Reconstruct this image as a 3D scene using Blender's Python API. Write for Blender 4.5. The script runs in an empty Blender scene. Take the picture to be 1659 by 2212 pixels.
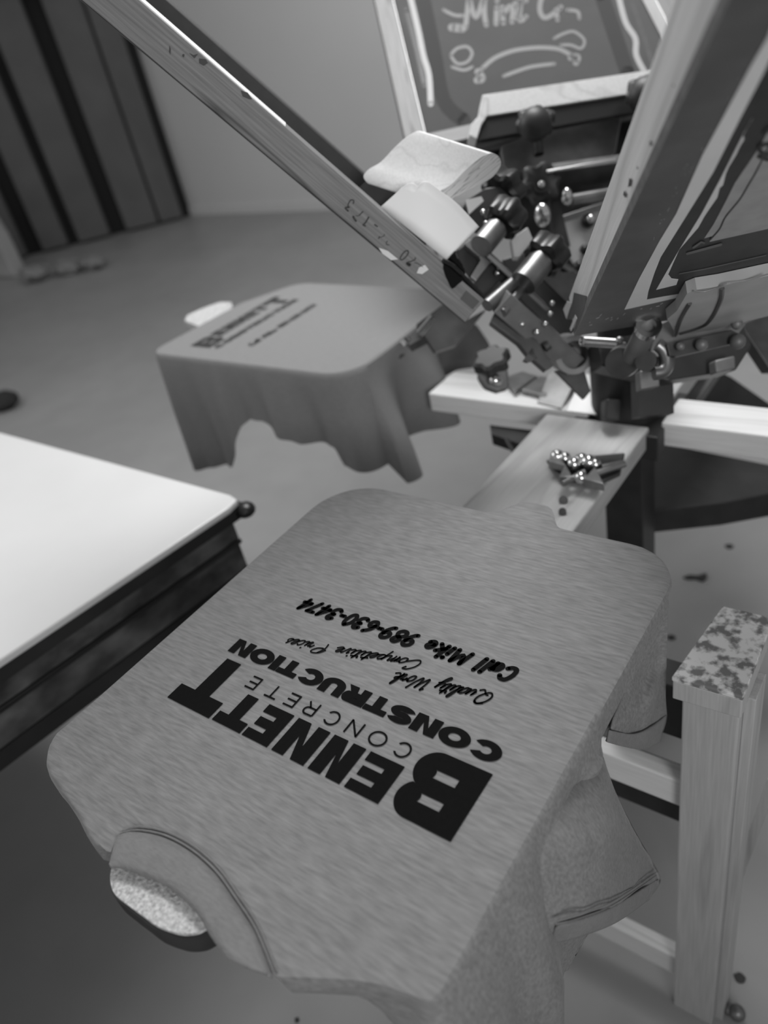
import bpy, bmesh, math, random
from mathutils import Vector as V, Matrix, noise
from mathutils.geometry import tessellate_polygon
random.seed(7)
scn = bpy.context.scene
COL = scn.collection
# ------------------------------------------------------------------ camera
CX, CY, FP = 829.5, 1106.0, 1663.449
RX = V((0.80184779, 0.5650164, -0.19441345))     # camera right in the world
RD = V((0.19217137, -0.55192793, -0.81144669))   # camera down
RF = V((-0.5657829, 0.61329603, -0.55114217))    # camera forward
CAMP = V((0, 0, 0.478))
cam = bpy.data.cameras.new('camera'); camo = bpy.data.objects.new('camera', cam); COL.objects.link(camo)
camo.matrix_world = Matrix(((RX.x, -RD.x, -RF.x, CAMP.x), (RX.y, -RD.y, -RF.y, CAMP.y), (RX.z, -RD.z, -RF.z, CAMP.z), (0, 0, 0, 1)))
cam.sensor_fit = 'HORIZONTAL'; cam.sensor_width = 36; cam.lens = 36 * FP / 1659
cam.clip_start = .02; cam.clip_end = 60
cam.dof.use_dof = True; cam.dof.focus_distance = 0.67; cam.dof.aperture_fstop = 4.9
scn.camera = camo
# ------------------------------------------------------------------ light
world = bpy.data.worlds.new('world'); scn.world = world; world.use_nodes = True
world.node_tree.nodes['Background'].inputs[0].default_value = (1, 1, 1, 1)
world.node_tree.nodes['Background'].inputs[1].default_value = 0.30
def area(name, loc, target, size, energy, sy=None):
    l = bpy.data.lights.new(name, 'AREA'); l.energy = energy; l.size = size
    if sy: l.shape = 'RECTANGLE'; l.size_y = sy
    o = bpy.data.objects.new(name, l); COL.objects.link(o); o.location = loc
    o.rotation_euler = (V(target) - V(loc)).to_track_quat('-Z', 'Y').to_euler(); return o
area('ceiling_light', (-.85, 1.5, 1.75), (-.9, 1.3, -.85), 1.2, 46, .7)
area('wall_fill', (-2.6, 3.0, 1.9), (-2.6, 4.8, .9), 1.2, 16, .5)  # added fill to brighten the back wall, not a lamp in the room
area('window_light', (-3.4, .3, 1.5), (-.9, .9, -.2), 1.3, 21, 1.1)
area('front_fill', (.95, -.75, .75), (-.6, .85, .15), .5, 3.6, .5).data.spread = math.radians(75)  # unseen fill added beside the camera to lift camera-facing sides
scn.view_settings.view_transform = 'Standard'; scn.view_settings.look = 'None'
scn.view_settings.exposure = 0.1; scn.view_settings.gamma = 1; scn.view_settings.use_curve_mapping = False
FLOOR = -0.85
# ------------------------------------------------------------------ helpers
def ray(u, v): return RX * ((u - CX) / FP) + RD * ((v - CY) / FP) + RF
def W(u, v, d): return CAMP + ray(u, v) * d                       # point seen at a pixel, d metres deep
def onz(u, v, z=0.): r = ray(u, v); return CAMP + r * ((z - CAMP.z) / r.z)
def onx(u, v, x): r = ray(u, v); return CAMP + r * ((x - CAMP.x) / r.x)
def ony(u, v, y): r = ray(u, v); return CAMP + r * ((y - CAMP.y) / r.y)
def onp(u, v, o, n): r = ray(u, v); return CAMP + r * ((o - CAMP).dot(n) / r.dot(n))
def lin(s):
    return s / 12.92 if s <= .04045 else ((s + .055) / 1.055) ** 2.4
MATS = {}
def mat(name, g, rough=.6, metal=0., var=.0, scale=(20, 20, 20), detail=3, bump=0., spec=.5, sheen=0., var2=None, scale2=None):
    """grey material: g is the sRGB grey of the thing itself; var darkens/lightens it with noise"""
    if name in MATS: return MATS[name]
    m = bpy.data.materials.new(name); m.use_nodes = True; nt = m.node_tree; b = nt.nodes['Principled BSDF']
    L = nt.links; g = lin(g)
    b.inputs['Base Color'].default_value = (g, g, g, 1); b.inputs['Roughness'].default_value = rough
    b.inputs['Metallic'].default_value = metal; b.inputs['Specular IOR Level'].default_value = spec
    if sheen: b.inputs['Sheen Weight'].default_value = sheen; b.inputs['Sheen Roughness'].default_value = .4
    if var or bump:
        tc = nt.nodes.new('ShaderNodeTexCoord'); mp = nt.nodes.new('ShaderNodeMapping'); mp.inputs['Scale'].default_value = scale
        nz = nt.nodes.new('ShaderNodeTexNoise'); nz.inputs['Scale'].default_value = 1; nz.inputs['Detail'].default_value = detail
        L.new(tc.outputs['Object'], mp.inputs[0]); L.new(mp.outputs[0], nz.inputs['Vector'])
        cr = nt.nodes.new('ShaderNodeValToRGB'); e = cr.color_ramp.elements
        lo, hi = g * (1 - var), g * (1 + var)
        e[0].position = .3; e[0].color = (lo, lo, lo, 1); e[1].position = .7; e[1].color = (hi, hi, hi, 1)
        L.new(nz.outputs['Fac'], cr.inputs[0]); out = cr.outputs[0]
        if var2:
            mp2 = nt.nodes.new('ShaderNodeMapping'); mp2.inputs['Scale'].default_value = scale2
            n2 = nt.nodes.new('ShaderNodeTexNoise'); n2.inputs['Scale'].default_value = 1; n2.inputs['Detail'].default_value = 5
            L.new(tc.outputs['Object'], mp2.inputs[0]); L.new(mp2.outputs[0], n2.inputs['Vector'])
            c2 = nt.nodes.new('ShaderNodeValToRGB'); f = c2.color_ramp.elements
            f[0].position = .35; f[0].color = (1 - var2,) * 3 + (1,); f[1].position = .65; f[1].color = (1, 1, 1, 1)
            L.new(n2.outputs['Fac'], c2.inputs[0])
            mx = nt.nodes.new('ShaderNodeMix'); mx.data_type = 'RGBA'; mx.blend_type = 'MULTIPLY'; mx.inputs[0].default_value = 1
            L.new(out, mx.inputs[6]); L.new(c2.outputs[0], mx.inputs[7]); out = mx.outputs[2]
        L.new(out, b.inputs['Base Color'])
        if bump:
            bp = nt.nodes.new('ShaderNodeBump'); bp.inputs['Strength'].default_value = bump; bp.inputs['Distance'].default_value = .002
            L.new(nz.outputs['Fac'], bp.inputs['Height']); L.new(bp.outputs[0], b.inputs['Normal'])
    MATS[name] = m; return m
def wood(name, g, var=.25, rough=.55, ringscale=26, grainaxis=0, dark=.5, bump=.15):
    """plain sawn wood, grain running along local axis 'grainaxis'"""
    if name in MATS: return MATS[name]
    m = bpy.data.materials.new(name); m.use_nodes = True; nt = m.node_tree; b = nt.nodes['Principled BSDF']; L = nt.links
    g = lin(g); b.inputs['Roughness'].default_value = rough; b.inputs['Specular IOR Level'].default_value = .35
    tc = nt.nodes.new('ShaderNodeTexCoord'); mp = nt.nodes.new('ShaderNodeMapping')
    s = [1., 1., 1.]; s[grainaxis] = .09; mp.inputs['Scale'].default_value = s
    L.new(tc.outputs['Object'], mp.inputs[0])
    n0 = nt.nodes.new('ShaderNodeTexNoise'); n0.inputs['Scale'].default_value = ringscale; n0.inputs['Detail'].default_value = 2
    L.new(mp.outputs[0], n0.inputs['Vector'])
    mt = nt.nodes.new('ShaderNodeMath'); mt.operation = 'MULTIPLY'; mt.inputs[1].default_value = 9
    fr = nt.nodes.new('ShaderNodeMath'); fr.operation = 'PINGPONG'; fr.inputs[1].default_value = 1
    L.new(n0.outputs['Fac'], mt.inputs[0]); L.new(mt.outputs[0], fr.inputs[0])
    cr = nt.nodes.new('ShaderNodeValToRGB'); e = cr.color_ramp.elements
    e[0].position = 0; e[0].color = (g * dark,) * 3 + (1,); e[1].position = .22; e[1].color = (g,) * 3 + (1,)
    L.new(fr.outputs[0], cr.inputs[0])
    mp2 = nt.nodes.new('ShaderNodeMapping'); s2 = [420., 420., 420.]; s2[grainaxis] = 14.; mp2.inputs['Scale'].default_value = s2
    n1 = nt.nodes.new('ShaderNodeTexNoise'); n1.inputs['Scale'].default_value = 1; n1.inputs['Detail'].default_value = 4
    L.new(tc.outputs['Object'], mp2.inputs[0]); L.new(mp2.outputs[0], n1.inputs['Vector'])
    c2 = nt.nodes.new('ShaderNodeValToRGB'); f = c2.color_ramp.elements
    f[0].position = .3; f[0].color = (1 - var,) * 3 + (1,); f[1].position = .7; f[1].color = (1 + var * .3,) * 3 + (1,)
    L.new(n1.outputs['Fac'], c2.inputs[0])
    mx = nt.nodes.new('ShaderNodeMix'); mx.data_type = 'RGBA'; mx.blend_type = 'MULTIPLY'; mx.inputs[0].default_value = 1
    L.new(cr.outputs[0], mx.inputs[6]); L.new(c2.outputs[0], mx.inputs[7]); L.new(mx.outputs[2], b.inputs['Base Color'])
    bp = nt.nodes.new('ShaderNodeBump'); bp.inputs['Strength'].default_value = bump; bp.inputs['Distance'].default_value = .001
    L.new(n1.outputs['Fac'], bp.inputs['Height']); L.new(bp.outputs[0], b.inputs['Normal'])
    MATS[name] = m; return m
def frame(o, x, y, z):
    return Matrix(((x.x, y.x, z.x, o.x), (x.y, y.y, z.y, o.y), (x.z, y.z, z.z, o.z), (0, 0, 0, 1)))
class MB:
    def __init__(s): s.v = []; s.f = []
    def add(s, vs, fs):
        b = len(s.v); s.v += [V(p) for p in vs]; s.f += [tuple(i + b for i in f) for f in fs]; return s
    def box(s, o, x, y, z, cx=1, cy=1, cz=1):
        """box from corner o along vectors x, y, z"""
        o, x, y, z = V(o), V(x), V(y), V(z)
        vs = [o, o + x, o + x + y, o + y, o + z, o + x + z, o + x + y + z, o + y + z]
        fs = [(0, 3, 2, 1), (4, 5, 6, 7), (0, 1, 5, 4), (1, 2, 6, 5), (2, 3, 7, 6), (3, 0, 4, 7)]
        if x.cross(y).dot(z) < 0: fs = [f[::-1] for f in fs]
        return s.add(vs, fs)
    def aabox(s, a, b):
        a, b = V(a), V(b); d = b - a
        return s.box(a, (d.x, 0, 0), (0, d.y, 0), (0, 0, d.z))
    def beam(s, a, b, w, h, up=V((0, 0, 1))):
        a, b = V(a), V(b); d = (b - a).normalized(); sd = d.cross(V(up)).normalized(); u = sd.cross(d)
        return s.box(a - sd * w / 2 - u * h / 2, b - a, sd * w, u * h)
    def tube(s, a, b, r, r2=None, n=20, cap=True, rin=0):
        a, b = V(a), V(b); r2 = r if r2 is None else r2; d = (b - a).normalized()
        p = d.orthogonal().normalized(); q = d.cross(p)
        c = [p * math.cos(t * 2 * math.pi / n) + q * math.sin(t * 2 * math.pi / n) for t in range(n)]
        if rin:
            vs = [a + e * r for e in c] + [b + e * r for e in c] + [b + e * rin for e in c] + [a + e * rin for e in c]
            fs = []
            for k in range(4):
                for i in range(n):
                    j = (i + 1) % n; k2 = (k + 1) % 4
                    fs.append((k * n + i, k * n + j, k2 * n + j, k2 * n + i))
            return s.add(vs, fs)
        vs = [a + e * r for e in c] + [b + e * r2 for e in c]
        fs = [(i, (i + 1) % n, n + (i + 1) % n, n + i) for i in range(n)]
        if cap: fs += [tuple(range(n))[::-1], tuple(range(n, 2 * n))]
        return s.add(vs, fs)
    def path(s, pts, r, n=10):
        pts = [V(p) for p in pts]; rings = []
        u = None
        for i, p in enumerate(pts):
            d = (pts[min(i + 1, len(pts) - 1)] - pts[max(i - 1, 0)]).normalized()
            u = d.orthogonal().normalized() if u is None else (u - d * u.dot(d)).normalized()
            w = d.cross(u); rr = r[i] if isinstance(r, (list, tuple)) else r
            rings.append([p + (u * math.cos(t * 2 * math.pi / n) + w * math.sin(t * 2 * math.pi / n)) * rr for t in range(n)])
        vs = [q for g in rings for q in g]; fs = []
        for i in range(len(pts) - 1):
            for t in range(n):
                j = (t + 1) % n; fs.append((i * n + t, i * n + j, (i + 1) * n + j, (i + 1) * n + t))
        fs += [tuple(range(n))[::-1], tuple(range((len(pts) - 1) * n, len(pts) * n))]
        return s.add(vs, fs)
    def ball(s, c, r, sc=(1, 1, 1), n=14, m=8):
        vs = []; c = V(c)
        for i in range(m + 1):
            th = math.pi * i / m
            for j in range(n):
                ph = 2 * math.pi * j / n
                vs.append(c + V((math.sin(th) * math.cos(ph) * r * sc[0], math.sin(th) * math.sin(ph) * r * sc[1], math.cos(th) * r * sc[2])))
        fs = [(i * n + j, i * n + n + j, i * n + n + (j + 1) % n, i * n + (j + 1) % n) for i in range(m) for j in range(n)]
        return s.add(vs, fs)
    def prism(s, pts, ext):
        """closed outline pts (3D, flat) given thickness ext"""
        pts = [V(p) for p in pts]; ext = V(ext); n = len(pts)
        tri = tessellate_polygon([pts]); vs = pts + [p + ext for p in pts]
        fs = [tuple(t) for t in tri] + [tuple(i + n for i in t[::-1]) for t in tri]
        fs += [(i, (i + 1) % n, n + (i + 1) % n, n + i) for i in range(n)]
        return s.add(vs, fs)
    def flat(s, loops):
        allp = [V(p) for l in loops for p in l]
        return s.add(allp, [tuple(t) for t in tessellate_polygon([[V(p) for p in l] for l in loops])])
    def knob(s, a, d, r, h, lobes=6, n=48):
        """star knob: lobed outline, length h along d"""
        a = V(a); d = V(d).normalized(); p = d.orthogonal().normalized(); q = d.cross(p); vs = []
        prof = [(0, .35), (.0, .8), (.15, 1.), (.8, 1.), (1., .82), (1., .3)]
        for (hh, k) in prof:
            for i in range(n):
                t = 2 * math.pi * i / n; rr = r * k * (1 + .13 * math.cos(lobes * t) * (k > .5))
                vs.append(a + d * h * hh + (p * math.cos(t) + q * math.sin(t)) * rr)
        fs = [(i * n + j, i * n + (j + 1) % n, (i + 1) * n + (j + 1) % n, (i + 1) * n + j) for i in range(len(prof) - 1) for j in range(n)]
        fs += [tuple(range(n))[::-1], tuple(range((len(prof) - 1) * n, len(prof) * n))]
        return s.add(vs, fs)
    def build(s, name, m, parent=None, fr=None, smooth=False, bevel=0, weld=False, recalc=True, solid=0, subsurf=0, seg=2):
        me = bpy.data.meshes.new(name)
        root = V((0, 0, 0))
        if fr is None: fr = Matrix.Translation(parent.matrix_world.translation if parent else V((0, 0, 0)))
        inv = fr.inverted()
        me.from_pydata([inv @ p for p in s.v], [], s.f); me.update()
        if recalc or weld:
            bm = bmesh.new(); bm.from_mesh(me)
            if weld: bmesh.ops.remove_doubles(bm, verts=bm.verts, dist=1e-5)
            if recalc: bmesh.ops.recalc_face_normals(bm, faces=bm.faces)
            bm.to_mesh(me); bm.free()
        if smooth:
            for p in me.polygons: p.use_smooth = True
        me.materials.append(m)
        o = bpy.data.objects.new(name, me); COL.objects.link(o)
        if parent:
            o.parent = parent; o.matrix_parent_inverse = parent.matrix_world.inverted()
        o.matrix_world = fr
        if solid:
            md = o.modifiers.new('thick', 'SOLIDIFY'); md.thickness = solid; md.offset = -1
        if bevel:
            md = o.modifiers.new('bevel', 'BEVEL'); md.width = bevel; md.segments = seg; md.limit_method = 'ANGLE'; md.angle_limit = math.radians(35)
        if subsurf:
            md = o.modifiers.new('sub', 'SUBSURF'); md.levels = subsurf; md.render_levels = subsurf
        if smooth and not subsurf:
            try:
                me.set_sharp_from_angle(angle=math.radians(38))
            except Exception: pass
        return o
def tag(o, label=None, cat=None, group=None, kind=None):
    if label: o['label'] = label
    if cat: o['category'] = cat
    if group: o['group'] = group
    if kind: o['kind'] = kind
    return o
def thing(name, loc, label, cat, group=None):
    o = bpy.data.objects.new(name, None); COL.objects.link(o); o.matrix_world = Matrix.Translation(V(loc)); o.empty_display_size = .05
    return tag(o, label, cat, group)
def structure(o): o['kind'] = 'structure'; return o
def catmull(pts, k=8, closed=False):
    P = [V(p) for p in pts]; n = len(P); out = []
    for i in range(n if closed else n - 1):
        if closed: a, b, c, d = P[(i - 1) % n], P[i], P[(i + 1) % n], P[(i + 2) % n]
        else: a, b, c, d = P[max(i - 1, 0)], P[i], P[i + 1], P[min(i + 2, n - 1)]
        for j in range(k):
            t = j / k
            out.append(.5 * ((2 * b) + (c - a) * t + (2 * a - 5 * b + 4 * c - d) * t * t + (3 * b - a - 3 * c + d) * t ** 3))
    if not closed: out.append(P[-1])
    return out
def resample(pts, step, closed=True):
    P = [V(p) for p in pts]
    if closed: P = P + [P[0]]
    out = []; acc = 0
    tot = sum((P[i + 1] - P[i]).length for i in range(len(P) - 1)); n = max(3, int(round(tot / step))); step = tot / n
    nxt = 0; 
    for i in range(len(P) - 1):
        L = (P[i + 1] - P[i]).length
        while nxt <= acc + L + 1e-9 and len(out) < (n if closed else n + 1):
            out.append(P[i].lerp(P[i + 1], (nxt - acc) / L if L else 0)); nxt += step
        acc += L
    return out
def ribbon2(pts, w, ends=True):
    """2D stroke -> list of 2D polygons (a quad strip with round ends)"""
    polys = []; n = len(pts); L = []; R = []
    for i in range(n):
        a = pts[max(i - 1, 0)]; b = pts[min(i + 1, n - 1)]; d = (b[0] - a[0], b[1] - a[1]); l = math.hypot(*d) or 1
        nx, ny = -d[1] / l, d[0] / l; ww = (w[i] if isinstance(w, list) else w) / 2
        L.append((pts[i][0] + nx * ww, pts[i][1] + ny * ww)); R.append((pts[i][0] - nx * ww, pts[i][1] - ny * ww))
    for i in range(n - 1): polys.append([L[i], L[i + 1], R[i + 1], R[i]])
    if ends:
        for e in (0, n - 1):
            ww = (w[e] if isinstance(w, list) else w) / 2
            polys.append([(pts[e][0] + ww * math.cos(t * math.pi / 5), pts[e][1] + ww * math.sin(t * math.pi / 5)) for t in range(10)])
    return polys
# ------------------------------------------------------------------ materials
M = dict(
    floor=mat('painted_concrete', .575, .42, var=.07, scale=(1.2, 1.2, 1.2), bump=.0, spec=.4, var2=.06, scale2=(9, 9, 9)),
    wall=mat('wall_paint', .79, .8, var=.03, scale=(1, 1, 1)),
    black=mat('black_plastic', .10, .35), blackm=mat('black_metal', .13, .45, var=.3, scale=(30, 30, 30)),
    rubber=mat('black_rubber', .16, .5, var=.2, scale=(60, 60, 60)),
    steel=mat('dull_steel', .50, .38, .85, var=.25, scale=(25, 25, 25)), chrome=mat('bright_steel', .80, .18, 1.),
    gsteel=mat('grey_painted_steel', .42, .5, .3, var=.2, scale=(30, 30, 30)), dsteel=mat('dark_steel', .27, .45, .5, var=.3, scale=(30, 30, 30)),
    ink=mat('wet_black_ink', .03, .08), inkd=mat('dry_black_ink', .14, .55, var=.25, scale=(60, 60, 60)),
    print_=mat('printed_black_ink', .05, .9, spec=.08, var=.12, scale=(300, 300, 300)),
    shirt=mat('heather_grey_jersey', .465, .95, var=.19, scale=(55, 380, 300), detail=4, bump=.3, spec=.15, sheen=.12, var2=.09, scale2=(14, 60, 40)),
    rib=mat('heather_rib_knit', .45, .95, var=.10, scale=(160, 500, 300), detail=4, bump=.3, spec=.15, sheen=.12, var2=.08, scale2=(20, 60, 40)),
    shirtb=mat('soft_grey_jersey', .47, .95, var=.05, scale=(60, 300, 200), spec=.15),
    cpale=mat('faded_stencil', .36, .6), ctape=mat('dull_tape', .50, .5), woodC=wood('grey_pine', .44, var=.3, dark=.5, ringscale=20),
    card=mat('pale_card', .92, .5, var=.03, scale=(8, 8, 8)),
    fleece=mat('fibre_board_top', .68, .95, var=.35, scale=(330, 330, 330), detail=2, bump=.6, spec=.1),
    white=mat('white_laminate', .80, .35, var=.03, scale=(5, 5, 5)),
    tape=mat('pale_tape', .80, .45, var=.06, scale=(14, 14, 14)), brightstrip=mat('bright_strip', .92, .35, var=.05, scale=(20, 20, 20)),
    darkframe=mat('dark_stained_frame', .31, .5, var=.16, scale=(10, 10, 10), var2=.15, scale2=(40, 40, 40)),
    meshgrey=mat('grey_screen_mesh', .52, .6, var=.05, scale=(12, 12, 12)),
    meshdark=mat('coated_screen_mesh', .27, .9, var=.05, scale=(12, 12, 12), spec=.1),
    meshpale=mat('open_screen_mesh', .58, .6, var=.08, scale=(80, 80, 80)),
    plate=mat('pale_painted_plate', .72, .4, .2, var=.08, scale=(14, 14, 14)),
    woodL=wood('light_pine', .85, var=.12, dark=.74, ringscale=11), woodG=wood('weathered_pine', .47, var=.35, dark=.33, ringscale=20),
    woodS=wood('squeegee_maple', .93, var=.08, dark=.88, ringscale=18), woodE=wood('squeegee_end_grain', .74, var=.12, dark=.4, ringscale=170, grainaxis=1),
    beam=wood('beam_pine', .82, var=.12, dark=.82, ringscale=12), beamY=wood('beam_pine_lengthwise', .66, var=.12, dark=.82, ringscale=12, grainaxis=1),
    stand=wood('stand_pine', .68, var=.14, dark=.8, ringscale=10, grainaxis=2),
    rackb=mat('dark_rack_board', .39, .8, var=.12, scale=(3, 3, 3)), rackk=mat('rack_black', .12, .8),
    dark=mat('dark_fabric', .17, .9, var=.35, scale=(9, 9, 9), var2=.4, scale2=(3, 3, 3)), mott=mat('mottled_dark_fabric', .38, .9, var=.6, scale=(9, 9, 9), var2=.7, scale2=(14, 14, 22), bump=.8),
    bag=mat('cloudy_plastic', .50, .4, var=.3, scale=(8, 8, 8)),
)
# splattered pale top
def splatter():
    m = bpy.data.materials.new('ink_splattered_white'); m.use_nodes = True; nt = m.node_tree; b = nt.nodes['Principled BSDF']; L = nt.links
    tc = nt.nodes.new('ShaderNodeTexCoord'); n = nt.nodes.new('ShaderNodeTexNoise'); n.inputs['Scale'].default_value = 95; n.inputs['Detail'].default_value = 3
    cr = nt.nodes.new('ShaderNodeValToRGB'); e = cr.color_ramp.elements
    e[0].position = .40; e[0].color = (lin(.42),) * 3 + (1,); e[1].position = .56; e[1].color = (lin(.80),) * 3 + (1,)
    L.new(tc.outputs['Object'], n.inputs['Vector']); L.new(n.outputs['Fac'], cr.inputs[0]); L.new(cr.outputs[0], b.inputs['Base Color']); b.inputs['Roughness'].default_value = .6
    return m
M['splat'] = splatter()
# ------------------------------------------------------------------ room
structure(MB().aabox((-12, -4, FLOOR - .1), (5, 4.8, FLOOR)).build('floor', M['floor']))
structure(MB().aabox((-12, 4.8, FLOOR - .1), (5, 4.95, 2.3)).build('wall_back', M['wall']))
structure(MB().aabox((-12, 4.785, FLOOR), (5, 4.8, FLOOR + .07)).build('baseboard_back', M['wall']))

# ------------------------------------------------------------------ print lettering (x, y in millimetres on the shirt)
def arcp(cx, cy, rx, ry, a0, a1, n=20):
    return [(cx + rx * math.cos(math.radians(a0 + (a1 - a0) * i / n)), cy + ry * math.sin(math.radians(a0 + (a1 - a0) * i / n))) for i in range(n + 1)]
# heavy glyphs: outline loops in a box of width w, height 1 (y up)
def gly(ch, w, h, s, sh):
    """s = vertical stem thickness, sh = horizontal bar thickness (mm); returns list of loop-groups"""
    if ch == 'I': return [[[(0, 0), (w, 0), (w, h), (0, h)]]]
    if ch == 'E': return [[[(0, 0), (w, 0), (w, sh), (s, sh), (s, (h - sh) / 2), (w * .94, (h - sh) / 2), (w * .94, (h + sh) / 2), (s, (h + sh) / 2), (s, h - sh), (w, h - sh), (w, h), (0, h)]]]
    if ch == 'T': return [[[((w - s) / 2, 0), ((w + s) / 2, 0), ((w + s) / 2, h - sh), (w, h - sh), (w, h), (0, h), (0, h - sh), ((w - s) / 2, h - sh)]]]
    if ch == 'N': k = s * 1.12; return [[[(0, 0), (s, 0), (s, h * .62), (w - k, 0), (w, 0), (w, h), (w - s, h), (w - s, h * .38), (k, h), (0, h)]]]
    if ch == 'O': return [[arcp(w / 2, h / 2, w / 2, h / 2 + .3, 0, 354, 40), arcp(w / 2, h / 2, w / 2 - s, h / 2 - sh + .3, 0, 354, 40)]]
    if ch == 'C':
        o = arcp(w / 2, h / 2, w / 2, h / 2 + .3, 32, 328, 40); i = arcp(w / 2, h / 2, w / 2 - s, h / 2 - sh + .3, 328 - 6, 32 + 6, 40)
        return [[o + i]]
    if ch == 'U':
        o = [(0, h)] + arcp(w / 2, h * .42, w / 2, h * .42 + .3, 180, 360, 24) + [(w, h), (w - s, h)] + arcp(w / 2, h * .42, w / 2 - s, h * .42 - sh + .3, 360, 180, 24) + [(s, h)]
        return [[o]]
    if ch == 'R':
        o = [(0, 0), (s, 0), (s, h * .34), (w * .50, h * .34), (w * .92 - s, 0), (w, 0), (w * .78, h * .37)] + arcp(w - h * .33, h * .67, h * .33, h * .33, -70, 90, 16) + [(0, h)]
        i = [(s, h * .34 + sh)] + arcp(w - h * .36, h * .66, h * .36 - s * .75, h * .32 - sh, -90, 90, 10) + [(s, h - sh)]
        return [[o, i]]
    if ch == 'B':
        o = [(0, 0)] + arcp(w - h * .285, h * .285, h * .285, h * .285, -90, 62, 22) + arcp(w - h * .275, h * .735, h * .265, h * .265, -52, 90, 22) + [(0, h)]
        i1 = [(s, sh)] + arcp(w - h * .285, sh + h * .06, h * .285 - s * .97, h * .06, -90, 90, 10) + [(s, sh + h * .12)]
        i2 = [(s, h - sh - h * .12)] + arcp(w - h * .285, h - sh - h * .06, h * .27 - s * .95, h * .06, -90, 90, 10) + [(s, h - sh)]
        return [[o, i1, i2]]
    if ch == 'S':
        if s < 3: return []
        ro = (h + sh) / 4 + .15; ri = ro - sh; a = w / 2; b = a - s * .86; y1 = h - ro + .15; y2 = ro - .15
        return [[arcp(a, y1, a - .3, ro, 22, 270, 30) + arcp(a, y2, b, ri, 90, -158, 26) + arcp(a, y2, a, ro, 202, 450, 30) + arcp(a, y1, b, ri, 270, 22, 26)]]
PR = MB(); ZP = .0007
def T2(x, y, z=ZP): return V((-.216 - x / 1000, -y / 1000, z))
def put(groups, x, y, z=ZP):
    for loops in groups: PR.flat([[T2(x + a, y + b, z) for a, b in l] for l in loops])
put(gly('B', 56, 60, 19, 15.5), 0, -282)
for ch, x0, x1 in (('E', 62, 94), ('N', 98.5, 130.5), ('N', 135, 169.5), ('E', 174.5, 203.5)):
    put(gly(ch, x1 - x0, 35.5, 12.6, 8.8), x0, -258)
put(gly('T', 34, 35.5, 13, 10.5), 206, -258)
put(gly('T', 55, 60, 18.5, 18), 243.5, -282)
for i in range(8):   # CONCRETE, thin and wide-set
    ch = 'CONCRETE'[i]; w = {'C': 14.5, 'O': 16.5, 'N': 13.5, 'R': 12.5, 'E': 11.5, 'T': 13}[ch]
    x = [65, 87.5, 112, 134.5, 157.5, 179, 197, 227.5][i] if False else [65, 88, 113, 136, 160, 182, 203, 228.5][i]
    if ch == 'R':
        s = 1.7
        g = [[q] for st in ([(s / 2, 0), (s / 2, 13.2)], [(s / 2, 13.2)] + arcp(8.2, 9.8, 3.6, 3.5, 90, -90, 10) + [(s / 2, 6.3)], [(7.2, 6.3), (11.8, .6)]) for q in ribbon2(st, s, ends=False)]
        put(g, x, -277.2)
    elif ch == 'E': 
        g = gly('E', w, 14, 1.7, 1.7); put(g, x, -277.2)
    elif ch == 'N':
        s = 1.7; g = [[q] for st in ([(s / 2, 0), (s / 2, 14)], [(s / 2, 13.6), (w - s / 2, .4)], [(w - s / 2, 0), (w - s / 2, 14)]) for q in ribbon2(st, s, ends=False)]
        put(g, x, -277.2)
    else: put(gly(ch, w, 14, 1.7, 1.7), x, -277.2)
cw = dict(C=26, O=27.5, N=23.5, S=23, T=22, R=24, U=24, I=8.6); txt = 'CONSTRUCTION'
tot = sum(cw[c] for c in txt); gap = (286 - tot) / 11
x = 1.8
for ch in txt: put(gly(ch, cw[ch], 17.4, 8.4, 5.6), x, -307); x += cw[ch] + gap
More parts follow.
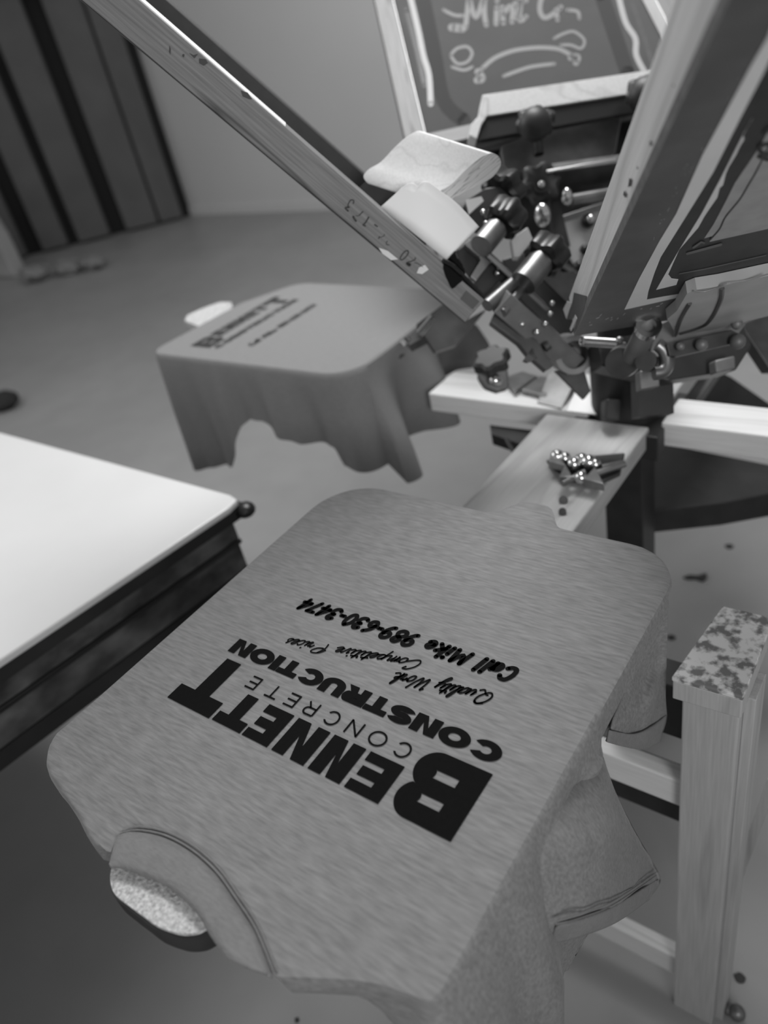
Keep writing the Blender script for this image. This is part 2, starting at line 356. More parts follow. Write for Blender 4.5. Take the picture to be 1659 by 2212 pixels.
# script and brush lettering drawn as strokes; each glyph: advance, list of strokes (x-height .55, cap 1)
SK = {
 'Q': (1.0, [[(.62,.85),(.4,1),(.1,.75),(.02,.35),(.2,.05),(.45,.1),(.68,.5),(.62,.9),(.4,1.02),(.15,.9)], [(.3,.25),(.45,.2),(.7,-.1),(.9,.0)]]),
 'u': (.46, [[(0,.2),(.1,.52),(.06,.15),(.16,.02),(.3,.2),(.4,.54),(.36,.1),(.46,.06)]]),
 'a': (.48, [[(.38,.45),(.22,.54),(.04,.3),(.08,.03),(.24,.1),(.4,.52),(.36,.08),(.48,.08)]]),
 'l': (.3, [[(0,.1),(.16,.5),(.24,.95),(.14,.98),(.06,.5),(.08,.05),(.2,.02),(.3,.12)]]),
 'i': (.26, [[(0,.12),(.1,.5),(.06,.1),(.14,.02),(.26,.12)], [(.16,.74),(.18,.78)]]),
 't': (.3, [[(0,.12),(.16,.9),(.08,.1),(.16,.02),(.3,.12)], [(-.06,.62),(.3,.66)]]),
 'y': (.46, [[(0,.2),(.1,.52),(.06,.18),(.16,.06),(.3,.2),(.42,.54),(.3,-.15),(.14,-.46),(.04,-.34),(.2,-.08),(.46,.1)]]),
 'W': (.95, [[(0,.85),(.12,.98),(.12,.4),(.2,.02),(.42,.5),(.52,.9),(.5,.3),(.6,.02),(.8,.5),(.92,1.02)]]),
 'o': (.46, [[(.26,.54),(.06,.36),(.06,.06),(.24,.02),(.36,.28),(.28,.54),(.34,.42),(.46,.44)]]),
 'r': (.36, [[(0,.3),(.1,.56),(.14,.42),(.28,.48),(.2,.1),(.26,.02),(.36,.12)]]),
 'k': (.5, [[(0,.1),(.2,.8),(.16,1.0),(.06,.6),(.04,0)], [(.06,.25),(.24,.52),(.3,.4),(.12,.26),(.28,.02),(.5,.1)]]),
 'C': (.72, [[(.5,.78),(.58,.98),(.36,1.),(.1,.7),(.03,.3),(.16,.02),(.4,.06),(.72,.3)]]),
 'm': (.68, [[(0,.1),(.1,.52),(.06,0)], [(.06,.2),(.24,.54),(.26,.4),(.24,0)], [(.26,.2),(.44,.54),(.46,.3),(.46,.06),(.54,.02),(.68,.14)]]),
 'p': (.46, [[(0,.1),(.12,.54),(-.02,-.4)], [(.08,.3),(.26,.54),(.36,.36),(.24,.04),(.08,.1)], [(.24,.04),(.46,.12)]]),
 'e': (.38, [[(0,.1),(.2,.28),(.28,.46),(.18,.54),(.04,.32),(.08,.04),(.2,.0),(.38,.14)]]),
 'v': (.42, [[(0,.4),(.08,.52),(.08,.1),(.16,.02),(.34,.5),(.42,.46)]]),
 'P': (.85, [[(.2,0),(.12,.45),(.26,.95)], [(0,.6),(.2,.95),(.56,1.02),(.68,.8),(.5,.5),(.22,.45)]]),
 'c': (.36, [[(.28,.44),(.2,.54),(.04,.32),(.08,.04),(.2,.0),(.36,.14)]]),
 's': (.34, [[(0,.08),(.2,.54),(.16,.4),(.28,.16),(.14,.0),(.0,.08)]]),
 ' ': (.42, []),
}
BK = {
 'C': (.66, [[(.56,.76),(.44,.93),(.22,.9),(.1,.5),(.16,.12),(.36,.06),(.52,.2)]]),
 'a': (.56, [[(.36,.54),(.18,.5),(.1,.25),(.2,.08),(.34,.16),(.42,.52)], [(.46,.6),(.4,.08)]]),
 'l': (.3, [[(.16,.98),(.1,.05)]]), 'M': (.88, [[(.08,.05),(.18,.92)], [(.18,.9),(.36,.3),(.64,.92)], [(.64,.92),(.72,.05)]]),
 'i': (.3, [[(.14,.58),(.1,.05)], [(.17,.86),(.18,.9)]]), 'k': (.58, [[(.14,.98),(.08,.05)], [(.1,.28),(.44,.6)], [(.2,.38),(.46,.05)]]),
 'e': (.54, [[(.12,.28),(.36,.32),(.4,.48),(.26,.58),(.12,.4),(.12,.16),(.26,.06),(.42,.16)]]), ' ': (.42, []),
 '9': (.62, [[(.48,.62),(.36,.48),(.16,.54),(.14,.8),(.34,.95),(.5,.8),(.48,.4),(.32,.1),(.2,.04)]]),
 '8': (.62, [[(.3,.54),(.14,.7),(.26,.94),(.46,.86),(.44,.64),(.3,.54),(.1,.36),(.14,.1),(.36,.06),(.5,.24),(.42,.46),(.3,.54)]]),
 '6': (.62, [[(.44,.94),(.2,.7),(.1,.3),(.22,.06),(.42,.12),(.46,.36),(.3,.5),(.14,.36)]]),
 '3': (.6, [[(.16,.84),(.32,.95),(.46,.82),(.4,.6),(.26,.52)], [(.28,.52),(.46,.42),(.44,.14),(.24,.05),(.1,.16)]]),
 '0': (.62, [[(.3,.95),(.12,.7),(.12,.26),(.28,.05),(.44,.2),(.48,.68),(.36,.94),(.3,.95)]]),
 '4': (.62, [[(.38,.05),(.44,.94)], [(.42,.92),(.08,.34)], [(.08,.3),(.54,.34)]]), '7': (.58, [[(.1,.88),(.5,.9)], [(.48,.88),(.2,.05)]]), '-': (.4, [[(.1,.4),(.3,.42)]]),
}
def lettering(text, table, x0, y0, x1, y1, cap, wid, slant, mbuild, tf, round_=True, zstep=.00000):
    total = sum(table[c][0] for c in text); L = math.hypot(x1 - x0, y1 - y0); ux, uy = (x1 - x0) / L, (y1 - y0) / L
    k = L / total; px = 0
    for c in text:
        adv, strokes = table[c]
        for st in strokes:
            sm = [(p.x, p.y) for p in catmull([(a, b, 0) for a, b in st], 5)] if len(st) > 2 else st
            pts = []
            for a, b in sm:
                X = (px + a) * k + b * cap * slant; Y = b * cap
                pts.append((x0 + X * ux - Y * uy, y0 + X * uy + Y * ux))
            for q in ribbon2(pts, wid): mbuild.flat([[tf(a, b) for a, b in q]])
        px += adv
PR2 = PR
lettering('Quality Work', SK, 34, -350, 122, -335.5, 13.5, 1.65, .42, PR2, T2)
lettering('Competitive Prices', SK, 108, -356, 242, -328, 12, 1.5, .42, PR2, T2)
lettering('Call Mike 989-630-3474', BK, 27, -381.5, 262, -380, 16.5, 4.3, .22, PR2, T2)

# ------------------------------------------------------------------ shirt on the front platen
def drape(outline, prof, rings=7, centre=None, z0=0.):
    """outline: closed CCW list of flat points; prof(i, p, nrm) -> list of (outward, dz); builds top + sides as one sheet"""
    n = len(outline); mb = MB()
    area2 = sum(outline[i].x * outline[(i + 1) % n].y - outline[(i + 1) % n].x * outline[i].y for i in range(n)); sg = 1 if area2 > 0 else -1
    P = []
    for i, p in enumerate(outline):
        d = outline[(i + 2) % n] - outline[(i - 2) % n]; nr = V((d.y * sg, -d.x * sg, 0)).normalized(); P.append([(p + nr * o + V((0, 0, dz))) for o, dz in prof(i, p, nr)])
    ins = []
    for i, p in enumerate(outline):
        d = outline[(i + 2) % n] - outline[(i - 2) % n]; nr = V((d.y * sg, -d.x * sg, 0)).normalized(); ins.append(p - nr * .0035)
    m = len(P[0]); vs = [V((p.x, p.y, z0)) for p in ins] + [V((p.x, p.y, z0)) for p in outline]
    for k in range(m):
        for i in range(n): q = P[i][k]; vs.append(V((q.x, q.y, z0 + q.z - outline[i].z)))
    fs = [tuple(t) for t in tessellate_polygon([[V((p.x, p.y, 0)) for p in ins]])]
    fs = [t if (vs[t[1]] - vs[t[0]]).cross(vs[t[2]] - vs[t[0]]).z > 0 else t[::-1] for t in fs]
    for k in range(m + 1):
        for i in range(n): j = (i + 1) % n; fs.append((k * n + i, (k + 1) * n + i, (k + 1) * n + j, k * n + j))
    return mb.add(vs, fs)
pxl = [(150,1562),(122,1585),(108,1612),(104,1640),(112,1665),(125,1685),(150,1720),(175,1755),(195,1795),(215,1825),(238,1845),(252,1808),(290,1802),(350,1813),(410,1846),(460,1891),(500,1946),(540,2006),(562,2055),(582,2098),(600,2110),(680,2112),(760,2116),(820,2125),(880,2146),(930,2165)]
wl = [onz(u, v) for u, v in pxl]
def cornr(cx, cy, r, a0, a1, n=7): return [V((cx + r * math.cos(math.radians(a0 + (a1 - a0) * i / n)), cy + r * math.sin(math.radians(a0 + (a1 - a0) * i / n)), 0)) for i in range(n + 1)]
wl += [V((-.173, .142, 0)), V((-.173, .25, 0))] + cornr(-.173 - .05, .569 - .05, .05, 0, 90) + cornr(-.579 + .06, .569 - .06, .06, 90, 180)
wl[0] = onz(150, 1562); out = resample(wl, .006)
def sstep(a, b, x): t = max(0, min(1, (x - a) / (b - a))); return t * t * (3 - 2 * t)
def prof_front(i, p, nr):
    x, y = p.x, p.y; f = noise.noise(V((x * 22, y * 22, 1.7)))
    right = x > -.185 and y > .128
    if x < -.26 and y < .13 and x > -.446:      # neck opening: the edge just rolls under
        return [(.0, -.0005), (.0, -.002), (-.002, -.004), (-.003, -.006), (-.004, -.008), (-.006, -.010)]
    if y > .55:                                  # far edge, with the fold that covers the platen bracket
        b = math.exp(-((x + .338) / .030) ** 4) * .034
        return [(.002 + b * .5, -.001 - 0 * b), (.004 + b, -.004), (.004 + b, -.014), (-.0, -.035), (-.012, -.06), (-.02, -.08)]
    if right and y > .365:
        k = sstep(.37, .42, y)
        return [(.0025, -.0015), (.004, -.006), (.001 + .003 * f, -.02), (.002 + .004 * f, -.034), (-.012, -.052 - .01 * (1 - k)), (-.04, -.062 - .01 * (1 - k))]
    if right:
        t = sstep(.335, .225, y); fold = math.sin(y * 95) * .006 + f * .01
        bot = -.07 - .19 * t
        return [(.002, -.002), (.004, -.008), (.004 + .012 * t + fold * .3, -.03 - .01 * t), (.004 + .024 * t + fold * .8, bot * .5), (-.004 + .026 * t + fold, bot * .8), (-.03 + .052 * t + fold, bot)]
    if x > -.26 and y < .15:
        k = sstep(-.225, -.172, x)
        return [(.001, -.002), (.003, -.008 - .01 * k), (.002 + .01 * k, -.016 - .03 * k), (-.004 + .02 * k, -.025 - .1 * k), (-.015 + .035 * k, -.03 - .19 * k), (-.02 + .04 * k, -.035 - .3 * k)]
    return [(.002, -.0015), (.004 + .001 * f, -.006), (.004 + .003 * f, -.018), (-.002, -.03), (-.012, -.045), (-.03, -.055)]
SH = thing('shirt', (-.376, .35, 0), 'grey heather t-shirt on the near platen, printed with large black BENNETT lettering', 'shirt', None)
sh = drape(out, prof_front, centre=V((-.37, .34, 0)))
sh.build('body', M['shirt'], SH, smooth=True, recalc=True)
PR.build('print', M['print_'], SH)
bpy.data.objects['print']['label'] = 'black printed lettering reading BENNETT CONCRETE CONSTRUCTION'
# collar band
oc = [(236,1868),(242,1838),(254,1806),(290,1797),(350,1808),(410,1840),(462,1886),(503,1942),(543,2002),(566,2052),(584,2098),(590,2110)]
ic = [(240,1876),(258,1876),(280,1882),(325,1898),(370,1922),(405,1952),(430,1980),(448,2012),(468,2042),(490,2070),(530,2092),(575,2106)]
def band(o2, i2, zo, zi, lift, k=5, rows=5):
    a = catmull([onz(u, v, zo) for u, v in o2], k); b = catmull([onz(u, v, zi) for u, v in i2], k); n = min(len(a), len(b)); vs = []; fs = []
    for r in range(rows + 1):
        t = r / rows
        for j in range(n): q = a[j].lerp(b[j], t); vs.append(q + V((0, 0, lift * math.sin(math.pi * t) ** .6)))
    for r in range(rows):
        for j in range(n - 1): fs.append((r * n + j, r * n + j + 1, (r + 1) * n + j + 1, (r + 1) * n + j))
    return MB().add(vs, fs)
o = band(oc, ic, .0018, .0030, .0022).build('collar', M['rib'], SH, smooth=True, solid=.0014)
stit = MB()
for off in (0, 1):
    pth = catmull([onz(u + (5 + 7 * off) * .8, v - (5 + 7 * off), .0012) for u, v in oc[2:]], 4); stit.path(pth, .0005, 6)
stit.build('collar_seam', M['rib'], SH, smooth=True)
# sleeve and tail flap hanging on the right
def patch(rows, k=6, bulge=0, bn=V((1, 0, 0)), wr=.0, sc=30):
    """rows: list of rows of 3D points with equal counts, smoothed both ways"""
    R_ = [catmull(r, k) for r in rows]; n = len(R_[0]); cols = [catmull([r[j] for r in R_], k) for j in range(n)]; m = len(cols[0]); vs = []; fs = []
    for i in range(m):
        for j in range(n):
            e = math.sin(math.pi * i / (m - 1)) * math.sin(math.pi * j / (n - 1)); p = cols[j][i]
            vs.append(p + bn * (bulge * e + wr * noise.noise(p * sc) * min(1, e * 3)))
    for i in range(m - 1):
        for j in range(n - 1): fs.append((i * n + j, i * n + j + 1, (i + 1) * n + j + 1, (i + 1) * n + j))
    return MB().add(vs, fs)
X = onx
rows = [
 [X(1270,1640,-.176), X(1292,1628,-.173), X(1302,1632,-.170), X(1312,1662,-.168)],
 [X(1205,1730,-.172), X(1255,1725,-.164), X(1305,1715,-.158), X(1336,1724,-.160)],
 [X(1165,1810,-.170), X(1235,1812,-.156), X(1315,1802,-.146), X(1376,1802,-.156)],
 [X(1140,1890,-.170), X(1220,1898,-.154), X(1318,1885,-.140), X(1412,1864,-.154)],
 [X(1130,1960,-.170), X(1210,1968,-.152), X(1310,1948,-.138), X(1427,1898,-.153)],
 [X(1150,2020,-.168), X(1225,2000,-.150), X(1318,1962,-.139), X(1418,1922,-.152)],
 [X(1190,2040,-.162), X(1255,2021,-.148), X(1330,1990,-.141), X(1398,1943,-.151)]]
SL = patch(rows, 6, .003, wr=.005, sc=32).build('sleeve', M['shirt'], SH, smooth=True, solid=.002)
hemr = [[X(1192,2006,-.158), X(1206,2002,-.1500), X(1262,1986,-.1400), X(1332,1956,-.1352), X(1422,1899,-.1510)], [X(1180,2042,-.165), X(1196,2040,-.157), X(1257,2023,-.1452), X(1334,1992,-.1382), X(1404,1943,-.1500)]]
patch(hemr, 6).build('sleeve_hem', M['rib'], SH, smooth=True, solid=.0016)
seam = MB()
for a in (0, 7): seam.path(catmull([X(1200 + a * .6, 1997 - a, -.149), X(1262, 1980 - a, -.138), X(1332, 1950 - a, -.133), X(1418, 1891 - a, -.149)], 6), .0005, 6)
seam.build('sleeve_seam', M['rib'], SH, smooth=True)
# inside back of the sleeve that drops behind its hem
patch([[X(1205,2025,-.162), X(1262,2012,-.160), X(1290,2000,-.160)], [X(1195,2055,-.166), X(1240,2062,-.164), X(1262,2020,-.163)], [X(1200,2100,-.168), X(1224,2098,-.166), X(1230,2090,-.166)]], 6).build('sleeve_back', M['shirt'], SH, smooth=True, solid=.002)
rows = [
 [X(1443,1296,-.176), X(1420,1330,-.180), X(1396,1380,-.186), X(1370,1440,-.192)],
 [X(1441,1400,-.178), X(1420,1420,-.186), X(1390,1450,-.190), X(1350,1490,-.194)],
 [X(1438,1500,-.180), X(1410,1505,-.178), X(1380,1530,-.184), X(1330,1545,-.190)],
 [X(1440,1555,-.182), X(1412,1565,-.180), X(1375,1580,-.184), X(1320,1580,-.190)],
 [X(1424,1600,-.183), X(1395,1617,-.181), X(1360,1614,-.185), X(1312,1602,-.190)]]
patch(rows, 6, .0, wr=.004, sc=30).build('tail', M['shirt'], SH, smooth=True, solid=.002)
patch([[X(1440,1545,-.1795), X(1412,1568,-.178), X(1372,1586,-.182), X(1318,1578,-.188)], [X(1426,1603,-.181), X(1395,1619,-.1795), X(1360,1616,-.1835), X(1313,1604,-.1885)]], 6).build('tail_hem', M['rib'], SH, smooth=True, solid=.002)

# the platen under the shirt: board with a neck tongue
PL = thing('platen', (-.36, .1, -.02), 'dark-rimmed printing platen, its pale tongue showing through the grey shirt collar', 'platen')
tg = [(243,1862),(238,1885),(238,1905),(247,1930),(275,1953),(305,1975),(335,1997),(368,2010),(395,2016),(425,2013),(445,2003),(475,1960),(440,1880),(330,1830)]
def lay(zt, zb, off, nm, m, b=0):
    pts = [onz(u, v, -.004) for u, v in tg]; c = V((-.36, .13, 0))
    pts = [V((p.x, p.y, zt)) + (V((p.x, p.y, 0)) - c).normalized() * off for p in pts]
    pts = catmull(pts[:11], 4) + pts[11:]
    pts[-1] = V((-.42, .16, zt)); pts[-2] = V((-.34, .17, zt)); pts[-3] = V((-.29, .16, zt))
    return MB().prism(pts, (0, 0, zb - zt)).build(nm, m, PL, smooth=True, bevel=b)
lay(-.0045, -.0075, 0, 'tongue_top', M['fleece'])['label'] = 'pale fibrous board surface'
lay(-.0076, -.026, .0015, 'tongue_rim', M['rubber'], .003)['label'] = 'black rubber edge under the tongue'
bd = [p for p in out]
ib = [V((-.376, .35, 0)) + (p - V((-.376, .35, 0))) * .985 for p in resample(wl[:10] + wl[25:], .02)]
MB().prism([V((p.x, p.y, -.0045)) for p in ib], (0, 0, -.020)).build('board', M['rubber'], PL)
MB().aabox((-.40, .50, -.06), (-.31, .575, -.0255)).build('bracket', M['dsteel'], PL, bevel=.003)

# ------------------------------------------------------------------ shirt and platen at the left station
ZL = -.024
xs0, xs1, ys0, ys1 = -1.315, -.80, .862, 1.235
wl2 = cornr(xs0 + .03, ys0 + .03, .03, 180, 270) + [V((-1.0, ys0, 0))] + cornr(xs1 - .06, ys0 + .06, .06, 270, 360) + [V((xs1, 1.1, 0))] + cornr(xs1 - .04, ys1 - .04, .04, 0, 90) + cornr(xs0 + .11, ys1 - .05, .06, 90, 160) + [V((xs0 + .01, 1.12, 0))]
out2 = resample(wl2, .005)
HEMF = sorted([(q.x, q.z - ZL) for q in (ony(u, v, ys0 + .005) for u, v in ((322,840),(340,880),(362,925),(382,985),(398,1006),(430,1010),(512,1002),(522,960),(530,915),(545,903),(568,908),(600,932),(660,950),(728,964),(738,985),(748,1002),(800,1016),(850,1030)))])
HEME = sorted([(q.y, q.z - ZL) for q in (onx(u, v, xs1 + .01) for u, v in ((850,1030),(885,1005),(908,960),(925,932),(955,905),(985,840),(1000,800)))])
def prof_left(i, p, nr):
    x, y = p.x, p.y; n1 = noise.noise(V((x * 9, y * 9, 3.1)))
    if y < ys0 + .045 and nr.y < -.3:           # side towards the camera
        u = (x - xs0) / (xs1 - xs0); bot = HEMF[0][1]
        for a, b in zip(HEMF, HEMF[1:]):
            if a[0] <= x <= b[0]: t = (x - a[0]) / (b[0] - a[0] + 1e-9); bot = a[1] + (b[1] - a[1]) * t
        if x > HEMF[-1][0]: bot = HEMF[-1][1]
        f = .008 * math.sin(x * 38 + 1) + .014 * n1 + .004 * math.sin(x * 105)
        return [(.003, -.003), (.005, -.012), (.004 + f * .2, -.035), (.004 + f * .6, bot * .5), (.003 + f * .9, bot * .8), (.004 + f, bot)]
    if nr.x > .3:                                 # end towards the press, long folds
        v = (y - ys0) / (ys1 - ys0); f = .03 * math.sin(y * 42 + .5) + .02 * n1; bot = HEME[0][1]
        for a, b in zip(HEME, HEME[1:]):
            if a[0] <= y <= b[0]: t = (y - a[0]) / (b[0] - a[0] + 1e-9); bot = a[1] + (b[1] - a[1]) * t
        if y > HEME[-1][0]: bot = HEME[-1][1]
        bot = max(-.26, min(-.07, bot))
        return [(.003, -.003), (.004, -.012), (.0 + f * .2, -.05), (.01 + f * .7, bot * .55), (.012 + f * 1.1, bot * .8), (.01 + f * 1.4, bot)]
    f = .006 * n1
    return [(.003, -.003), (.005, -.010), (.004, -.03), (f, -.06), (f - .01, -.09), (f - .02, -.12)]
S2 = thing('shirt', ((xs0 + xs1) / 2, (ys0 + ys1) / 2, ZL), 'grey t-shirt with a small dark print stretched over the far left platen, sides hanging dark', 'shirt')
drape(out2, prof_left, z0=ZL).build('body', M['shirtb'], S2, smooth=True)
P2 = MB()
def T3(x, y): return V((-1.245 + (y) / 1000., .905 + x / 1000. , ZL + .0009))
# the same lettering, small and out of focus: four rows running across the platen
def put3(groups, x, y):
    for loops in groups: P2.flat([[V((xs0 + .085 + (282 + yy) * .00072 * -1 + .0, 1.185 - (xx) * .00092, ZL + .0009)) for xx, yy in [(x + a, y + b) for a, b in l]] for l in loops])
def L3(xx, yy): return V((xs0 + .075 + (-222 - yy) * .00095, .905 + xx * .00086, ZL + .0009))
def put3(groups, x, y):
    for loops in groups: P2.flat([[L3(x + a, y + b) for a, b in l] for l in loops])
put3(gly('B', 56, 60, 19, 15.5), 0, -282)
for ch, x0, x1 in (('E', 62, 94), ('N', 98.5, 130.5), ('N', 135, 169.5), ('E', 174.5, 203.5)): put3(gly(ch, x1 - x0, 35.5, 12.6, 8.8), x0, -258)
put3(gly('T', 34, 35.5, 13, 10.5), 206, -258); put3(gly('T', 55, 60, 18.5, 18), 243.5, -282)
x = 1.8
for ch in txt: put3(gly(ch, cw[ch], 17.4, 8.4, 5.6), x, -307); x += cw[ch] + gap
P2.build('print', M['inkd'], S2)['label'] = 'small blurred dark lettering'
P2 = MB(); lettering('Call Mike 989-630-3474', BK, 27, -381.5, 262, -380, 16, 4.2, .22, P2, L3); P2.build('print', M['inkd'], S2)
PL2 = thing('platen', ((xs0 + xs1) / 2, (ys0 + ys1) / 2, ZL - .02), 'platen board hidden under the far left shirt, pale tongue at its outer end', 'platen')
MB().prism([V((a, b, ZL - .004)) for a, b in ((xs0 + .02, ys0 + .02), (xs1 - .03, ys0 + .02), (xs1 - .03, ys1 - .03), (xs0 + .07, ys1 - .03), (xs0 + .02, ys1 - .14))], (0, 0, -.018)).build('board', M['rubber'], PL2, bevel=.002)
tp = [onz(u, v, ZL - .006) for u, v in ((398,692),(404,680),(440,664),(475,652),(500,652),(505,690),(430,705))]
MB().prism(tp, (0, 0, -.014)).build('tongue', M['fleece'], PL2, bevel=.002)
mb = MB(); mb.aabox((-.90, 1.0, -.060), (-.80, 1.08, -.047)); mb.build('bracket', M['dsteel'], PL2, bevel=.003)

# ------------------------------------------------------------------ raised screens
def axes(psi, al):
    psi, al = math.radians(psi), math.radians(al)
    h = V((math.cos(psi), math.sin(psi), 0)); t = V((-math.sin(psi), math.cos(psi), 0)); r = h * math.cos(al) + V((0, 0, math.sin(al)))
    n = t.cross(r); n = -n if n.z < 0 else n
    return h, t, r, n
def screen(label, O, r, t, n, L, Wd, T, bw, mf, mm, name='printing_screen'):
    """O: outer corner on the mesh side; r up the frame, t across it, n away from the mesh"""
    th = thing(name, O, label, 'printing screen')
    def bar(nm, o, ax, ay, l, w):
        f = frame(o, ax, ay, ax.cross(ay)); s = 1 if ax.cross(ay).dot(n) > 0 else -1
        return MB().box(o, ax * l, ay * w, n * T).build(nm, mf, th, fr=f, bevel=.0015)
    bars = [bar('frame_bar', O, r, t, L, bw), bar('frame_bar', O + t * (Wd - bw), r, t, L, bw),
            bar('frame_bar', O + t * bw, t, r, Wd - 2 * bw, bw), bar('frame_bar', O + t * bw + r * (L - bw), t, r, Wd - 2 * bw, bw)]
    me = MB().box(O - n * .0008, r * L, t * Wd, n * .0008).build('mesh', mm, th)
    return th, bars, me
# left screen, seen edge-on
hA, tA, rA, nA = axes(-138.65, 51.49); tA = tA if tA.dot(CAMP) < 0 else tA
OA = V((-0.48718, 0.74548, 0.13491))
if (CAMP - OA).dot(tA) > 0: tA = -tA           # tA points away from the camera
A_, Abars, Amesh = screen('wooden screen frame raised edge-on at upper left, 20 and -173 marked on its side', OA, rA, tA, nA, .72, .26, .034, .036, M['woodG'], M['meshdark'])
Amesh.data.materials[0] = M['inkd']
Abars[1].data.materials[0] = M['inkd']
sideA = OA - tA * .0006
def pA(u, v, k=.0006): return onp(u, v, OA - tA * k, tA)
tp_ = MB().box(OA + nA * .034 + rA * .29 + tA * .004, rA * .43, tA * .028, nA * .0008); tp_.build('tape', M['brightstrip'], A_)['label'] = 'bright strip along the top edge'  # bright strip laid on the near bar's top face
pt = MB().prism([pA(1007,628), pA(1036,651), pA(1021,668), pA(994,646)], -tA * .0004); pt.build('tape_patch', M['darkframe'], A_)['label'] = 'dark patch near the lower end'
mk = MB()
def cA(x, y): return pA(730 + x / 8.73, 420 + y / 8.73, .0011)
def mark(pts, w):
    w *= 1.3
    pts = [(p.x, p.y) for p in catmull([(a, b, 0) for a, b in pts], 4)]
    for q in ribbon2(pts, w): mk.flat([[cA(a, b) for a, b in q]])
for pts, w in (([(290,170),(298,115),(245,105),(205,160),(190,215),(215,240)], 17), ([(200,240),(140,255),(190,310)], 26), ([(470,325),(400,395)], 17), ([(380,408),(340,400)], 9), ([(290,420),(310,460),(340,500)], 30), ([(580,430),(520,530),(475,575),(515,592)], 22),
               ([(695,570),(742,605)], 20), ([(870,750),(878,775),(820,805),(785,810)], 9), ([(785,795),(765,835)], 13), ([(935,880),(912,910),(925,950),(965,948)], 11),
               ([(1320,1060),(1270,1070),(1200,1150),(1175,1210),(1205,1235),(1270,1190),(1325,1110),(1320,1060)], 17), ([(1460,1195),(1450,1230),(1380,1262),(1330,1275),(1310,1310)], 15), ([(1310,1300),(1345,1335),(1350,1320)], 45), ([(1440,1290),(1520,1310),(1600,1370)], 9)):
    mark(pts, w)
mk.build('marker_writing', M['inkd'], A_)['label'] = 'black marker writing 20 and -173, upside down'
kn = MB()
for pts in ([(408,114),(418,119),(428,116),(420,126)], [(430,126),(445,128),(449,136),(440,142),(430,136)], [(395,116),(399,118),(397,124),(393,121)], [(366,98),(369,106),(368,118),(365,112)], [(520,195),(535,200),(545,214),(538,214),(524,208)]):
    kn.prism([pA(u, v, .0008) for u, v in pts], -tA * .0003)
kn.build('ink_mark', M['inkd'], A_)
pc = MB()
for pts in ([(818,535),(838,542),(860,560),(845,562),(826,548)], [(905,578),(918,572),(926,582),(912,592),(900,590)]):
    pc.prism([pA(u, v, .0008) for u, v in pts], -tA * .0003)
pc.build('chip', M['tape'], A_)

# right screen, its printed side towards us
hB, tB, rB, nB = axes(-56.80, 35.12)
OB = CAMP + (V((-0.30807, 0.65852, 0.16848)) - CAMP) * 1.18
if tB.dot(RX) < 0: tB = -tB
B_, Bbars, Bmesh = screen('large screen raised at right, pale wooden side and dark taped underside facing us', OB, rB, tB, nB, .76, .50, .0448, .052, M['woodL'], M['darkframe'])
def pB(x, y, k=.001): return onp(1220 + x / 2.989, y / 2.989, OB - nB * k, nB)
def fB(name, pts, m, k=.001, label=None, th=.0003, par=None):
    o = MB().prism([pB(x, y, k) for x, y in pts], nB * th).build(name, m, B_)
    if label: o['label'] = label
    return o
MB().box(OB - tB * .0005 - nB * .0008, rB * .76, tB * .0005, nB * .0075).build('mesh_edge', mat('fabric_edge', .40, .8, var=.25, scale=(120, 120, 120)), B_)
fB('tape', [(1420,-60),(1312,240),(1200,430),(1010,780),(890,1000),(720,1380),(610,1560),(480,1800),(385,2000),(520,1970),(775,1912),(800,1888),(640,1915),(530,1935),(540,1880),(580,1760),(620,1660),(850,1290),(960,1110),(1130,770),(1280,480),(1420,180)], M['tape'], .0012, 'pale tape strip framing the opening')
fB('coating', [(1420,180),(1280,480),(1130,770),(960,1110),(850,1290),(620,1660),(580,1760),(540,1880),(530,1935),(640,1915),(800,1888),(1000,1850),(1500,1740),(1500,0)], M['inkd'], .0011, 'black inked area')
fB('bare_strip', [(590,1872),(720,1840),(733,1805),(690,1800),(668,1772),(700,1700),(740,1612),(812,1528),(862,1470),(900,1400),(940,1340),(985,1275),(1000,1215),(1022,1195),(1040,1120),(1060,1075),(1105,1000),(1130,945),(1158,900),(1150,870),(1180,820),(1212,765),(1205,775),(1150,875),(1000,1165),(880,1385),(720,1645)], M['tape'], .0014, 'pale bare strip with ragged ink edge')
fB('open_mesh', [(1420,640),(1312,850),(1262,945),(1100,1180),(1040,1300),(960,1450),(900,1540),(950,1525),(935,1562),(1312,1478),(1500,1440),(1500,640)], M['meshpale'], .0014, 'pale open mesh area')
ln = MB(); 
for q in ribbon2([(p.x, p.y) for p in catmull([(940,1548,0),(1000,1480,0),(1040,1400,0),(1130,1290,0),(1190,1190,0),(1240,1105,0),(1312,960,0),(1400,800,0)], 5)], 8): ln.prism([pB(a, b, .0018) for a, b in q], nB * .0002)
for st in ([(1250,960),(1285,935),(1330,930)], [(1262,975),(1300,1000),(1340,985)], [(1255,1010),(1310,1030)], [(1290,860),(1340,820)]):
    for q in ribbon2([(p.x, p.y) for p in catmull([(a, b, 0) for a, b in st], 4)], 26): ln.prism([pB(a, b, .0019) for a, b in q], nB * .0002)
ln.build('ink_streaks', M['inkd'], B_)
sm = MB()
for st, w in (([(790,1640),(900,1610),(1010,1580)], 14), ([(830,1600),(880,1565),(900,1570)], 12), ([(740,1770),(900,1740),(1300,1650)], 5), ([(820,1850),(1000,1805),(1312,1720)], 6)):
    for q in ribbon2(st, w): sm.prism([pB(a, b, .0020) for a, b in q], nB * .0002)
sm.build('ink_smear', M['darkframe'], B_)
sk = MB()
